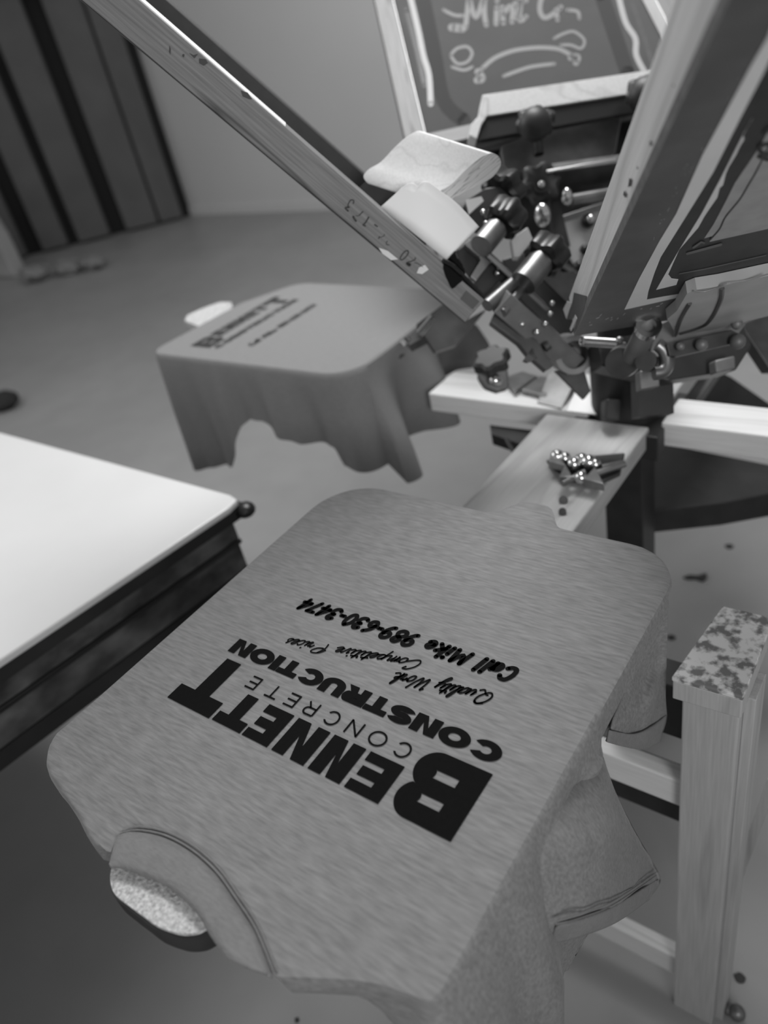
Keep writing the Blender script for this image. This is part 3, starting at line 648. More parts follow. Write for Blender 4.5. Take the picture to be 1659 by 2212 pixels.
for i in range(42):
    x, y = random.uniform(420, 1250), 0; y = random.uniform(0, 1); u = random.random()
    if i < 20: x = 140 + u * 500; y = 2100 - u * 150 + random.uniform(-40, 30); a = random.uniform(-.8, -.1)
    else: x = 560 + u * 620; y = 1500 - u * 1150 + random.uniform(-60, 200) * .4; a = random.uniform(-1.3, -.9)
    l = random.uniform(6, 26) if i < 20 else random.uniform(4, 12)
    for q in ribbon2([(x, y), (x + l * math.cos(a), y + l * math.sin(a))], 1.4, ends=False): sk.prism([pB(p_, q_, .0010) for p_, q_ in q], nB * .0001)
sk.build('scratch', M['tape'], B_)
def pBs(u, v, k=.0006): return onp(u, v, OB - tB * k, tB)
eg = MB()
for pts in ([(1226,650),(1235,655),(1224,689),(1217,668)], [(1243,680),(1247,688),(1234,716),(1231,710)]): eg.prism([pBs(u, v) for u, v in pts], -tB * .0003)
eg.build('finger_joint', M['tape'], B_)['label'] = 'light finger-joint ends at the corner'
eg = MB()
for pts in ([(1404,305),(1406,304),(1408,312),(1405,316)], [(1376,359),(1378,362),(1377,366)], [(1360,385),(1365,388),(1362,402),(1357,404),(1359,393)], [(1349,412),(1354,420),(1351,427),(1347,420)], [(1455,182),(1457,186),(1455,187)]): eg.prism([pBs(u, v, .0008) for u, v in pts], -tB * .0003)
eg.build('side_nick', M['inkd'], B_)
sh_ = MB().prism([pBs(u, v, .0004) for u, v in ((1240,632),(1268,640),(1262,668),(1246,712),(1240,716),(1247,688),(1243,678),(1236,690),(1225,690),(1236,655))], -tB * .0002); sh_.build('corner_patch', M['darkframe'], B_)  # dark patch around the light joint ends

# back screen, looking into it
hC, tC, rC, nC = axes(127.6, 28.3)
if tC.dot(RX) < 0: tC = -tC
OCi = W(905, 235, 1.3); TC = .034; bwC = .034; WC = .44
OC = OCi - tC * bwC - nC * TC - rC * .10
C_, Cbars, Cmesh = screen('screen standing up at the back with faint Mint lettering across its mesh', OC, rC, tC, nC, .72, WC + 2 * bwC, TC, bwC, M['woodC'], M['meshdark'])
it = MB()
it.box(OCi - nC * TC * .95 - rC * .066, rC * .62, tC * .0012, nC * TC * .97); it.box(OCi + tC * (WC - .0012) - nC * TC * .95 - rC * .066, rC * .62, tC * .0012, nC * TC * .97)
it.build('inner_strip', M['brightstrip'], C_)['label'] = 'bright strip on the inner sides'  # bright strips on the inner faces of both side bars
OCm = OCi - nC * (TC + .0005)
def pC(x, y, k=.0006): return onp(850 + x / 2.765, y / 2.765, OCm + nC * k, nC)
def strokesC(nm, lst, m, k):
    for pts, w in lst:
        b = MB()
        pts = [(p.x, p.y) for p in catmull([(a, c, 0) for a, c in pts], 4)] if len(pts) > 2 else pts
        for q in ribbon2(pts, w): b.prism([pC(a, c, k) for a, c in q], nC * .0002)
        b.build(nm, m, C_)
strokesC('tape', [([(90,-60),(150,190),(178,330),(212,450),(222,620)], 34), ([(1335,-60),(1385,130),(1445,230),(1450,330),(1505,440)], 34)], M['ctape'], .0006)
strokesC('tape_shadow', [([(78,60),(140,300),(186,510)], 30), ([(1400,-40),(1480,180),(1556,410)], 34)], M['inkd'], .0009)  # dark strokes painted in as the shadow along the tape edges
strokesC('coating', [([(165,-60),(240,300),(300,600),(420,720)], 88), ([(1240,-40),(1330,230),(1400,440)], 90)], mat('coating_dark', .22, .9, spec=.1), .0004)
MX = dict(SK); MX['M'] = (.9, [[(0,0),(.12,1.)], [(.12,1.),(.34,.3),(.62,1.)], [(.62,1.),(.62,.4),(.68,0)]]); MX['n'] = (.5, [[(.02,.54),(.06,0)], [(.06,.3),(.26,.54),(.36,.4),(.34,0)]])
MX['i'] = (.28, [[(.12,.54),(.1,0)], [(.14,.76),(.15,.82)]])
mt_ = MB(); lettering('Mint C', MX, 430, -165, 1000, -95, 175, 30, .12, mt_, lambda a, b: pC(a, -b, .0008)); mt_.build('mint_lettering', M['cpale'], C_)['label'] = 'pale hand-drawn Mint lettering'
strokesC('ornament', [([(530,410),(600,350),(700,308),(800,290),(900,285),(1000,298),(1090,350)], 26), ([(660,455),(740,425),(830,398),(960,382)], 22), ([(505,430),(530,470),(500,480)], 44), ([(1060,345),(1100,340),(1090,375)], 40),
     ([(340,330),(380,290),(440,280),(470,320),(440,370),(380,380),(340,330)], 18), ([(350,400),(420,420),(470,400)], 18), ([(350,165),(410,170)], 50), ([(300,60),(360,90),(420,95)], 20), ([(960,230),(1020,200),(1080,190),(1140,240),(1120,290),(1060,270),(1000,270)], 18), ([(1040,60),(1100,70),(1110,110)], 22), ([(970,60),(980,120)], 26)], M['cpale'], .0007)

# ------------------------------------------------------------------ squeegee and card in the left screen
tq = .055
def pQ(u, v, k=tq): return onp(u, v, OA + tA * k, tA)
prof = [(936,430),(948,414),(975,398),(1003,370),(1030,346),(1052,333),(1064,331),(1076,337),(1082,350),(1078,364),(1064,382),(1040,397),(1010,411),(985,425),(962,440),(948,446)]
pr = catmull([pQ(u, v) for u, v in prof], 4, True)
SQ = thing('squeegee', pQ(1000, 400), 'pale wooden squeegee with wavy handle leaning inside the raised left screen', 'squeegee')
nt_ = pQ(1064, 331); EQ = W(908, 283, (nt_ - CAMP).dot(RF) + .012) - nt_
o = MB().prism(pr, EQ).build('handle', M['woodS'], SQ, fr=frame(pQ(1000, 400), tA, rA, tA.cross(rA)), smooth=True)
MB().prism([p - tA * .0004 for p in pr], tA * .0004).build('end_grain', M['woodE'], SQ, fr=frame(pQ(1000, 400), tA, (pQ(1064,345) - pQ(950,432)).normalized(), tA.cross((pQ(1064,345) - pQ(950,432)).normalized())))['label'] = 'striped end grain of the handle'
MB().prism([pQ(u, v, tq + .004) for u, v in ((938,432),(948,445),(905,478),(898,468))], EQ * .95).build('blade', M['inkd'], SQ)
CD = [(822,447),(846,425),(868,406),(880,398),(893,397),(902,400),(911,395),(925,394),(950,410),(985,437),(1012,464),(1035,490),(1000,525),(965,561),(892,504)]
MB_ = MB(); cpt = []
def cardp(u, v):
    s = (u - 822) / 213.; return onp(u, v, OA + tA * (.030 - .012 * math.sin(math.pi * min(1, max(0, s)))), tA)
# curved sheet, built as a grid between its left-lower and right-upper edges
hp = ((868,406),(882,397),(893,396),(903,402),(912,394),(925,393),(950,411),(988,440),(1035,490))
lo = catmull([cardp(822 + 143 * t, 447 + 114 * t) for t in (0, .09, .18, .27, .36, .45, .6, .8, 1)], 3); hi = catmull([cardp(*p) for p in hp], 3)
mb = patch([catmull([a, a.lerp(b, .5), b], 1) for a, b in zip(lo, hi)], 2)
card = tag(mb.build('card', M['card'], smooth=True, solid=.0009, fr=Matrix.Translation(cardp(930, 480))), 'blank pale card with a notched top tucked beside the squeegee', 'card')
# crease line of the card
gl = thing('ink_blob', pA(985, 600), 'glossy black blob of ink dripping over the left frame edge', 'ink')
MB().prism(catmull([pA(u, v, .0008) for u, v in ((957,572),(972,578),(992,596),(1000,603),(988,614),(976,623),(968,608),(960,590))], 2, True), -tA * .0018).build('drip', M['ink'], gl, smooth=True)
bl = MB(); bl.path(catmull([pA(u, v, -.006) for u, v in ((955,566),(972,574),(990,590),(1008,606),(1024,624),(1044,645))], 4), [.0045] * 10 + [.0035] * 11, 10)
bl.build('ridge', M['ink'], gl, smooth=True)
MB().prism([pA(u, v, -.02) for u, v in ((962,562),(985,541),(992,560),(1004,580),(1006,594),(998,600),(972,576))], tA * .01).build('clot', M['ink'], gl, bevel=.002)

# ------------------------------------------------------------------ the press
cx, cy = -.405, 1.04
PRS = thing('screen_printing_press', (cx, cy, FLOOR), 'carousel screen printing press with black centre post, wooden arms and metal print heads', 'printing press')
b = MB(); b.aabox((cx - .032, cy - .03, -.62), (cx + .032, cy + .03, .0)); b.build('column', M['blackm'], PRS, bevel=.003)
b = MB(); b.tube((cx, cy, -.16), (cx, cy, -.03), .055, n=28); b.tube((cx, cy, -.03), (cx, cy, .05), .042, n=28); b.build('hub', M['blackm'], PRS, smooth=True)
ZB = -.12
def wbeam(nm, a, c, m):
    return MB().aabox(a, c).build(nm, m, PRS, fr=Matrix.Translation((V(a) + V(c)) / 2), bevel=.003)
wbeam('platen_arm', (-.752, 1.0, ZB - .036), (-.455, 1.088, ZB), M['beam'])['label'] = 'pale wooden arm reaching left'
wbeam('platen_arm', (-.340, 1.0, ZB - .040), (.20, 1.078, ZB), M['beam'])['label'] = 'wooden arm reaching right'
wbeam('platen_arm', (-.516, .50, ZB - .034), (-.352, .985, ZB - .001), M['beamY'])['label'] = 'wide wooden arm reaching towards the near platen'
wbeam('platen_arm', (-.44, 1.09, ZB - .036), (-.35, 1.55, ZB), M['beamY'])
MB().prism([onz(u, v, -.165) for u, v in ((1058,918),(1300,948),(1262,985),(1150,968),(1062,938))], (0, 0, -.02)).build('arm_brace', M['blackm'], PRS)
MB().aabox((cx - .07, cy - .07, ZB - .05), (cx + .07, cy + .07, ZB - .008)).build('centre_plate', M['blackm'], PRS, bevel=.002)
slab_pts = [onz(u, v, -.34) for u, v in ((1425,955),(1700,1010),(1720,1055),(1560,1085),(1318,1112),(1370,1040))]
MB().prism(slab_pts, (0, 0, -.05)).build('black_slab', M['blackm'], PRS, bevel=.004)  # black slab filling the dark area below the arms
b = MB(); b.aabox((cx - .4, cy - .05, FLOOR), (cx + .03, cy + .05, FLOOR + .04)); b.aabox((cx - .03, cy - .03, FLOOR), (cx + .03, cy + .03, -.6)); b.build('foot', M['blackm'], PRS, bevel=.004)
MB().path([W(1095, 950, 1.20), W(1125, 1005, 1.16), W(1168, 1068, 1.12)], .0035).build('cable', M['dsteel'], PRS, smooth=True)
MB().prism([W(u, v, 1.5) for u, v in ((1540,795),(1580,815),(1680,885),(1600,885),(1500,870))], RF * .05).build('gusset', M['blackm'], PRS)
MB().beam(W(1538, 800, 1.35), W(1482, 880, 1.32), .03, .02).build('brace', M['gsteel'], PRS, bevel=.002)

def head(label):
    o = thing('print_head_', (cx, cy, 0), None, None); o.name = 'print_head'; o.parent = PRS; o.matrix_parent_inverse = PRS.matrix_world.inverted(); o.matrix_world = Matrix.Translation((cx, cy, 0)); o['label'] = label; return o
# part = mesh (first body), sub-parts hang from it
def hpart(nm, mbd, m, label=None, **k):
    o = mbd.build(nm, m, PRS, **k)
    if label: o['label'] = label
    return o
def sub(par, nm, mbd, m, **k):
    return mbd.build(nm, m, par, fr=Matrix.Translation(par.matrix_world.translation), **k)
# head of the left screen
d = .99
ha = MB()
ha.beam(W(1072, 640, .98), W(1232, 778, 1.06), .045, .030, up=nA)
ha.beam(W(1050, 545, .99), W(1180, 665, 1.02), .05, .006, up=nA)
HA = hpart('print_head', ha, M['gsteel'], 'head arm of the left screen', bevel=.0015)
x = MB(); x.tube(W(1052, 660, .965), W(1124, 596, .99), .0085, n=20); x.tube(W(1085, 676, .97), W(1132, 618, .99), .0065, n=20); sub(HA, 'rod', x, M['steel'], smooth=True)
x = MB(); x.tube(W(1130, 612, .975), W(1172, 560, .985), .0175, n=28); sub(HA, 'sleeve', x, M['steel'], smooth=True)
x = MB(); x.tube(W(1040, 532, .97), W(1072, 494, .985), .0150, n=28); sub(HA, 'sleeve', x, M['steel'], smooth=True)
x = MB(); x.knob(W(1168, 566, .985), (W(1215, 508, 1.0) - W(1168, 566, .985)), .026, .032); sub(HA, 'knob', x, M['black'], smooth=True)
x = MB(); x.knob(W(1078, 488, .985), (W(1120, 430, 1.0) - W(1078, 488, .985)), .024, .034); sub(HA, 'knob', x, M['black'], smooth=True)
x = MB(); x.knob(W(1076, 420, 1.03), (W(1118, 380, 1.05) - W(1076, 420, 1.03)), .027, .03); sub(HA, 'knob', x, M['black'], smooth=True)
x = MB(); x.prism([W(u, v, 1.03) for u, v in ((1110,555),(1104,515),(1140,490),(1153,520),(1122,556))], RF * .015); sub(HA, 'block', x, M['plate'], bevel=.001)
x = MB(); x.prism([W(u, v, .985) for u, v in ((1003,527),(1014,516),(1062,563),(1028,607),(1016,598),(1038,562),(1034,553))], RF * .012); sub(HA, 'clamp', x, M['steel'], bevel=.001)
x = MB(); x.prism([W(u, v, 1.0) for u, v in ((985,540),(1012,520),(1040,545),(1042,570),(1018,606),(992,585))], RF * .012); sub(HA, 'clamp_pad', x, M['black'], bevel=.002)
x = MB(); x.prism([W(u, v, 1.0) for u, v in ((1022,610),(1066,560),(1122,612),(1072,652),(1050,650))], RF * .03); sub(HA, 'housing', x, M['blackm'], bevel=.002)
x = MB(); x.prism([W(u, v, 1.02) for u, v in ((1010,430),(1000,445),(1012,480),(1040,500),(1060,470),(1110,445),(1090,400),(1050,405))], RF * .02); sub(HA, 'bracket', x, M['blackm'], bevel=.002)
x = MB(); x.prism([W(u, v, 1.01) for u, v in ((1005,432),(1040,424),(1045,434),(1013,463),(1010,450))], RF * .004); sub(HA, 'tab', x, M['plate'])
x = MB()
for u, v in ((1079,577), (1075,590), (1050,483), (1044,458), (1128,700), (1108,690), (1160,718), (1178,700), (1192,655), (1188,678)): x.ball(W(u, v, .985), .004)
sub(HA, 'bolt', x, M['chrome'], smooth=True)
x = MB(); x.prism([W(u, v, 1.0) for u, v in ((1068,676),(1080,668),(1160,735),(1196,790),(1180,800),(1140,765),(1120,740),(1060,695))], RF * .02); sub(HA, 'side_plate', x, M['dsteel'], bevel=.001)
x = MB(); x.prism([W(u, v, 1.0) for u, v in ((1150,750),(1160,775),(1140,782),(1131,778))], RF * .01); x.tube(W(1176, 752, 1.), W(1186, 745, 1.), .006); sub(HA, 'hook', x, M['dsteel'])
x = MB(); ax = (-tA * .7 + RF * -.7).normalized(); q = W(1236, 765, 1.04); x.tube(q + ax * .012, q - ax * .03, .026, n=36, rin=.0185); sub(HA, 'pivot_ring', x, M['gsteel'], smooth=True)
x = MB(); x.tube(q + ax * .004, q - ax * .03, .010, n=24); sub(HA, 'pivot_pin', x, M['dsteel'], smooth=True)
x = MB(); x.tube(q - ax * .02, q - ax * .03, .019, n=24); sub(HA, 'pivot_core', x, M['blackm'], smooth=True)
x = MB(); x.prism([W(u, v, 1.10) for u, v in ((1166,596),(1240,585),(1262,620),(1224,652))], RF * .006); sub(HA, 'web_plate', x, M['dsteel'])
x = MB(); x.prism([W(u, v, 1.12) for u, v in ((1085,560),(1130,545),(1240,600),(1250,700),(1225,740),(1150,690),(1120,640))], RF * .02); sub(HA, 'back_plate', x, M['blackm'], bevel=.002)
x = MB(); x.prism([W(u, v, 1.06) for u, v in ((1200,800),(1262,800),(1276,845),(1262,862))], RF * .01); sub(HA, 'gusset', x, M['dsteel'])
# arm that carries the left platen
x = MB(); x.beam(W(985, 690, 1.22), W(880, 745, 1.22), .035, .012); x.prism([W(u, v, 1.20) for u, v in ((900,700),(960,655),(1010,690),(1050,668),(985,745),(940,760))], RF * .02)
pb = hpart('platen_bracket', x, M['dsteel'], 'dark bracket of the left platen')
x = MB(); x.tube(W(905, 722, 1.17), W(935, 686, 1.17), .006); x.tube(W(872, 733, 1.17), W(880, 742, 1.17), .008); sub(pb, 'bolt', x, M['chrome'], smooth=True)
# head of the right screen, seen from below
hb = MB(); 
hb.prism([W(u, v, .98) for u, v in ((1290,735),(1600,690),(1625,745),(1590,800),(1440,822),(1300,790))], RF * .05)
HB = hpart('print_head', hb, M['blackm'], 'head arm of the right screen', bevel=.002)
x = MB(); x.tube(W(1398, 712, .86), W(1368, 768, .93), .0125, n=28); sub(HB, 'strut', x, M['gsteel'], smooth=True)
x = MB(); x.tube(W(1402, 703, .85), W(1398, 712, .86), .0140, n=28, rin=.008); sub(HB, 'strut_ring', x, M['chrome'], smooth=True)
x = MB(); q = W(1344, 782, .94); ax = (W(1325, 800, .90) - W(1365, 772, .96)).normalized(); x.tube(q - ax * .008, q + ax * .008, .0185, n=32); sub(HB, 'end_cap', x, M['dsteel'], smooth=True)
x = MB(); x.tube(q - ax * .009, q - ax * .006, .020, n=32, rin=.016); sub(HB, 'end_ring', x, M['chrome'], smooth=True)
x = MB(); e = []
a0, a1 = W(1256, 737, .93), W(1328, 742, .95); dd = (a1 - a0); p1 = dd.orthogonal().normalized(); p2 = dd.normalized().cross(p1)
for i in range(26 * 8 + 1): t = i / 208; e.append(a0 + dd * t + (p1 * math.cos(t * 26 * 2 * math.pi) + p2 * math.sin(t * 26 * 2 * math.pi)) * .0052)
x.path(e, .0011, 5); sub(HB, 'spring', x, M['chrome'], smooth=True)
x = MB(); x.tube(a1, W(1350, 744, .95), .003); x.ball(W(1338, 735, .945), .005); sub(HB, 'spring_eye', x, M['steel'], smooth=True)
x = MB(); x.prism([W(u, v, .90) for u, v in ((1425,700),(1445,690),(1560,672),(1606,668),(1612,700),(1585,735),(1458,768),(1400,772))], RF * .008); sub(HB, 'mount_plate', x, M['steel'], bevel=.001)
x = MB(); x.prism([W(u, v, .885) for u, v in ((1440,742),(1580,712),(1600,722),(1600,738),(1460,770),(1446,768))], RF * .014); sub(HB, 'slot_bar', x, M['dsteel'], bevel=.001)
x = MB()
for u, v, r_ in ((1594,738,.011), (1516,744,.009), (1592,700,.008), (1470,748,.006), (1405,708,.006)): x.ball(W(u, v, .875), r_ * .8)
sub(HB, 'bolt', x, M['gsteel'], smooth=True)
x = MB(); e = [W(u, v, .90) for u, v in ((1420,745),(1432,755),(1440,772),(1440,790),(1430,803),(1412,806))]; x.path(catmull(e, 5), .0085, 12); sub(HB, 'hook', x, M['steel'], smooth=True)
x = MB(); x.tube(W(1395, 780, .90), W(1402, 782, .92), .012, n=20); sub(HB, 'bush', x, M['dsteel'], smooth=True)
x = MB(); x.box(W(1382, 800, .95), W(1424, 793, .95) - W(1382, 800, .95), W(1384, 842, .95) - W(1382, 800, .95), RF * .02); x.box(W(1545, 778, .95), W(1588, 768, .95) - W(1545, 778, .95), W(1547, 806, .95) - W(1545, 778, .95), RF * .02); sub(HB, 'foot_block', x, M['gsteel'], bevel=.002)
x = MB(); x.box(W(1376, 735, 1.03), W(1452, 728, 1.03) - W(1376, 735, 1.03), W(1380, 900, 1.03) - W(1376, 735, 1.03), RF * .03); sub(HB, 'post_clamp', x, M['blackm'])
# clamp jaw holding the right screen from below
cj = MB().prism([onp(u, v, OB - nB * .013, nB) for u, v in ((1484,634),(1505,626),(1555,618),(1659,596),(1760,575),(1760,660),(1659,683),(1540,713),(1462,728),(1448,700),(1441,690),(1462,672))], nB * .0115)
CJ = hpart('screen_clamp', cj, mat('clamp_grey', .60, .5, var=.12, scale=(20, 20, 20)), 'grey clamp jaw under the right screen', bevel=.001)
x = MB()
for st in ([(1490,655),(1470,690),(1458,725)], [(1560,622),(1556,650),(1535,690),(1515,705),(1468,720)]): 
    x.path(catmull([onp(u, v, OB - nB * .0135, nB) for u, v in st], 5), .0022, 6)
sub(CJ, 'jaw_edge', x, M['dsteel'], smooth=True)
x = MB(); x.path(catmull([onp(u, v, OB - nB * .0138, nB) for u, v in ((1500,628),(1520,630),(1548,622),(1570,612),(1610,606),(1659,592))], 4), .0008, 5); sub(CJ, 'tape_edge', x, M['meshgrey'])
# head of the back screen
hc = MB(); hc.prism([W(u, v, 1.24) for u, v in ((1082,318),(1150,285),(1250,262),(1345,245),(1330,330),(1300,355),(1120,372),(1090,378))], RF * .02)
hc.prism([W(u, v, 1.26) for u, v in ((1200,470),(1320,430),(1320,590),(1245,585),(1205,560))], RF * .02)
HC = hpart('print_head', hc, M['steel'], 'head plate of the back screen', bevel=.002)
x = MB(); x.prism([W(u, v, 1.32) for u, v in ((1040,310),(1410,230),(1400,500),(1340,620),(1180,600),(1060,460))], RF * .01); sub(HC, 'back_plate', x, M['dsteel'])
x = MB(); x.beam(W(1190, 388, 1.20), W(1340, 368, 1.20), .02, .045, up=nC); sub(HC, 'channel', x, M['dsteel'], bevel=.002)
x = MB(); x.tube(W(1180, 372, 1.18), W(1330, 345, 1.18), .003); sub(HC, 'channel_edge', x, M['chrome'], smooth=True)
x = MB(); x.tube(W(1235, 432, 1.2), W(1335, 414, 1.2), .010, n=20); sub(HC, 'rod', x, M['steel'], smooth=True)
x = MB(); x.knob(W(1165, 404, 1.2), -(RF + nC * -.2), .030, .02); sub(HC, 'ring_knob', x, M['rubber'], smooth=True)
x = MB(); q = W(1168, 402, 1.175); x.tube(q, q - RF * .004, .0125, n=24); sub(HC, 'knob_well', x, M['black'], smooth=True)
x = MB(); x.ball(q - RF * .006, .006); x.ball(W(1225, 425, 1.17), .009, (1, 1, 1.5)); x.ball(W(1172, 465, 1.16), .013, (1, .8, 1.4)); sub(HC, 'bolt', x, M['chrome'], smooth=True)
for u, v, r_ in ((1156, 268, .028), (1395, 205, .030)):
    x = MB(); x.knob(W(u, v + 8, 1.16), nC, r_ * .97, .02); x.ball(W(u, v, 1.14), r_ * .88); sub(HC, 'knob', x, M['rubber'], smooth=True)
    x = MB(); x.tube(W(u + 4, v + 30, 1.2), W(u + 8, v + 66, 1.2), .008); sub(HC, 'stem', x, M['black'], smooth=True)
x = MB(); x.prism([W(u, v, 1.22) for u, v in ((1215,482),(1308,452),(1308,560),(1240,568),(1222,540))], RF * .006); sub(HC, 'white_plate', x, M['plate'])
x = MB()
for u, v, r_ in ((1274, 474, .011), (1266, 536, .008), (1254, 572, .009)): x.ball(W(u - 3, v + 3, 1.21), r_)
sub(HC, 'nut', x, M['black'], smooth=True)
x = MB(); x.ball(W(1276, 472, 1.20), .007); sub(HC, 'nut_top', x, M['chrome'], smooth=True)
x = MB(); x.prism([W(u, v, 1.21) for u, v in ((1188,430),(1210,440),(1232,530),(1215,545),(1195,500))], RF * .02); sub(HC, 'dark_stay', x, M['rubber'])
# head at the right-hand side, only its edge showing
x = MB(); x.prism([W(u, v, 1.15) for u, v in ((1598,700),(1700,660),(1720,800),(1665,800))], RF * .03); hpart('print_head', x, M['dsteel'], 'edge of the head at the far right', bevel=.002)
# clamp gear lying on the arms
x = MB(); x.prism([W(u, v, 1.17) for u, v in ((1034,812),(1040,780),(1062,760),(1086,765),(1098,800),(1102,838),(1076,845),(1050,836))], RF * .03); a1_ = hpart('arm_clamp', x, M['gsteel'], 'knobbly clamp on the left arm', bevel=.004)
x = MB(); x.knob(W(1066, 790, 1.16), (0, -.3, 1), .026, .02); sub(a1_, 'knob', x, M['rubber'], smooth=True)
x = MB(); x.ball(W(1070, 822, 1.15), .010); sub(a1_, 'bolt', x, M['chrome'], smooth=True)
def slab(nm, pts, z, h, m, lab=None): 
    o = MB().prism([onz(u, v, z) for u, v in pts], (0, 0, h)).build(nm, m, PRS, bevel=.002)
    if lab: o['label'] = lab
    return o
slab('hinge_plate', ((1086,822),(1130,808),(1162,818),(1112,852)), ZB + .006, .006, M['steel'], 'pale hinge plate')
slab('hinge_plate', ((1125,848),(1166,818),(1205,824),(1180,862)), ZB + .004, .006, M['steel'])
def wedge(pts, z, h, m, lab):
    p = [onz(u, v, z) for u, v in pts]; mb = MB(); 
    mb.add(p + [p[0] + V((0, 0, .002)), p[1] + V((0, 0, h)), p[2] + V((0, 0, h)), p[3] + V((0, 0, .002))], [(0, 1, 2, 3), (4, 5, 6, 7), (0, 1, 5, 4), (1, 2, 6, 5), (2, 3, 7, 6), (3, 0, 4, 7)])
    o = mb.build('wedge', m, PRS, bevel=.004); o['label'] = lab
wedge(((1160,872),(1200,815),(1262,830),(1212,885)), ZB, .035, M['steel'], 'grey tapered wedge block')
wedge(((1222,890),(1262,842),(1335,850),(1290,898)), ZB, .030, M['plate'], 'pale tapered wedge block')
x = MB(); x.box(W(1308, 905, 1.12), W(1340, 908, 1.12) - W(1308, 905, 1.12), W(1310, 860, 1.12) - W(1308, 905, 1.12), RF * .03); hpart('stop_block', x, M['blackm'], bevel=.003)
x = MB(); x.prism([onz(u, v, ZB + .004) for u, v in ((1180,1000),(1350,985),(1340,1030),(1290,1052),(1210,1040))], (0, 0, .006)); gp = hpart('clamp_plate', x, M['dsteel'], 'clamp gear on the near arm', bevel=.002)
x = MB()
for u, v, r_ in ((1204, 986, .010), (1220, 990, .009), (1240, 1003, .010), (1256, 994, .010), (1272, 999, .011), (1286, 1003, .008), (1255, 1032, .009)): x.ball(onz(u, v, ZB + .02), r_)
sub(gp, 'nut', x, M['chrome'], smooth=True)
x = MB()
for a, c in (((1280,1025),(1350,1002)), ((1300,1010),(1345,1000)), ((1215,1045),(1262,1020))): x.tube(onz(*a, ZB + .018), onz(*c, ZB + .018), .0045)
sub(gp, 'rod', x, M['steel'], smooth=True)
x = MB()
for tri in (((1208,1046),(1222,1018),(1238,1046)), ((1262,1050),(1286,1024),(1306,1062)), ((1185,1010),(1200,990),(1225,1022))): x.prism([onz(*t, ZB + .012) for t in tri], (0, 0, .012))
sub(gp, 'gusset', x, M['steel'], bevel=.001)
x = MB(); x.tube(onz(1217, 1080, ZB), onz(1217, 1080, ZB + .004), .006); x.tube(onz(1215, 1105, ZB), onz(1215, 1105, ZB + .004), .005); hpart('screw', x, M['dsteel'])
# squeegee laid across the foot of the back screen
S3 = thing('squeegee', W(1200, 220, 1.2), 'long squeegee with pale wooden handle and black blade, lying across the back screen', 'squeegee')
MB().prism([W(u, v, 1.19) for u, v in ((1042,205),(1230,177),(1440,146),(1436,190),(1230,222),(1048,250))], RF * .03).build('handle', M['beam'], S3, bevel=.004)
MB().prism([W(u, v, 1.195) for u, v in ((1046,246),(1230,218),(1436,186),(1420,232),(1230,268),(1030,304))], RF * .012).build('blade', M['black'], S3, bevel=.001)
MB().prism([W(u, v, 1.186) for u, v in ((1042,205),(1054,206),(1052,250),(1040,268),(1030,300),(1014,292),(1018,268),(1034,250))], RF * .034).build('end_cap', M['beam'], S3, bevel=.001)

# ------------------------------------------------------------------ table with white top on the left
TZ = -.15
TB = thing('table', (-1.7, .2, FLOOR), 'low table with a bright white top and dark fabric-hung sides at left', 'table')
cor = V((-.898, .652, 0)); e1 = V((-.105, -.76, 0)).normalized(); 
pts = [V((-2.6, .668, 0)), cor + V((-.03, 0, 0)), cor + V((-.008, -.006, 0)), cor + e1 * .03, cor + e1 * 1.3, V((-2.6, -.6, 0))]
MB().prism([V((p.x, p.y, TZ)) for p in pts], (0, 0, -.012)).build('table_top', M['white'], TB, bevel=.003)
pts2 = [V((-2.6, .655, 0)), cor + V((-.02, -.01, 0)), cor + e1 * 1.3 + V((-.012, 0, 0)), V((-2.6, -.6, 0))]
def layer(nm, z0, z1, m, inset, lab=None):
    p = [V((q.x - inset * (1 if i in (1, 2) else 0), q.y - inset * (1 if i in (0, 1) else 0), z0)) for i, q in enumerate(pts2)]
    o = MB().prism(p, (0, 0, z1 - z0)).build(nm, m, TB, bevel=.002)
    if lab: o['label'] = lab
    return o
layer('rim', TZ - .0125, TZ - .036, M['dark'], -.014, 'black rim under the top')
layer('skirt', TZ - .0365, TZ - .078, M['mott'], .006, 'mottled dark band')
layer('skirt', TZ - .0785, TZ - .088, M['black'], .004)
layer('skirt', TZ - .0885, TZ - .140, M['mott'], .008, 'mottled dark band')
layer('skirt', TZ - .1405, TZ - .170, M['dark'], .004)
for (x_, y_) in ((-1.02, .58), (-2.4, .58), (-1.12, -.5), (-2.4, -.5)):
    MB().aabox((x_ - .02, y_ - .02, FLOOR), (x_ + .02, y_ + .02, TZ - .170)).build('leg', M['blackm'], TB)
kb = MB(); kb.ball(V((cor.x - .004, cor.y - .001, TZ - .024)), .016, (1.1, 1.1, .8)); kb.build('corner_cap', M['black'], TB, smooth=True)

# ------------------------------------------------------------------ wooden stand on the right
ST = thing('stand', (-.13, .57, FLOOR), 'wooden stand at lower right with a square ink-splattered white cap', 'stand')
zc = -.12; cap = [onz(u, v, zc) for u, v in ((1450,1462),(1561,1308),(1672,1334),(1606,1506))]
MB().prism(cap, (0, 0, -.006)).build('cap', M['splat'], ST, bevel=.0015)['label'] = 'ink-splattered white cap'
inn = [p + (sum(cap, V()) / 4 - p) * .02 + V((0, 0, -.0062)) for p in cap]
MB().prism(inn, (0, 0, -.026)).build('cap_block', M['stand'], ST, bevel=.0015)
MB().aabox((-.164, .548, FLOOR + .0), (-.109, .590, zc - .033)).build('leg', M['stand'], ST, fr=Matrix.Translation((-.135, .57, -.4)), bevel=.002)
MB().aabox((-.109, .562, FLOOR + .0), (-.098, .600, zc - .033)).build('leg_edge', M['stand'], ST, fr=Matrix.Translation((-.1, .58, -.4)), bevel=.001)
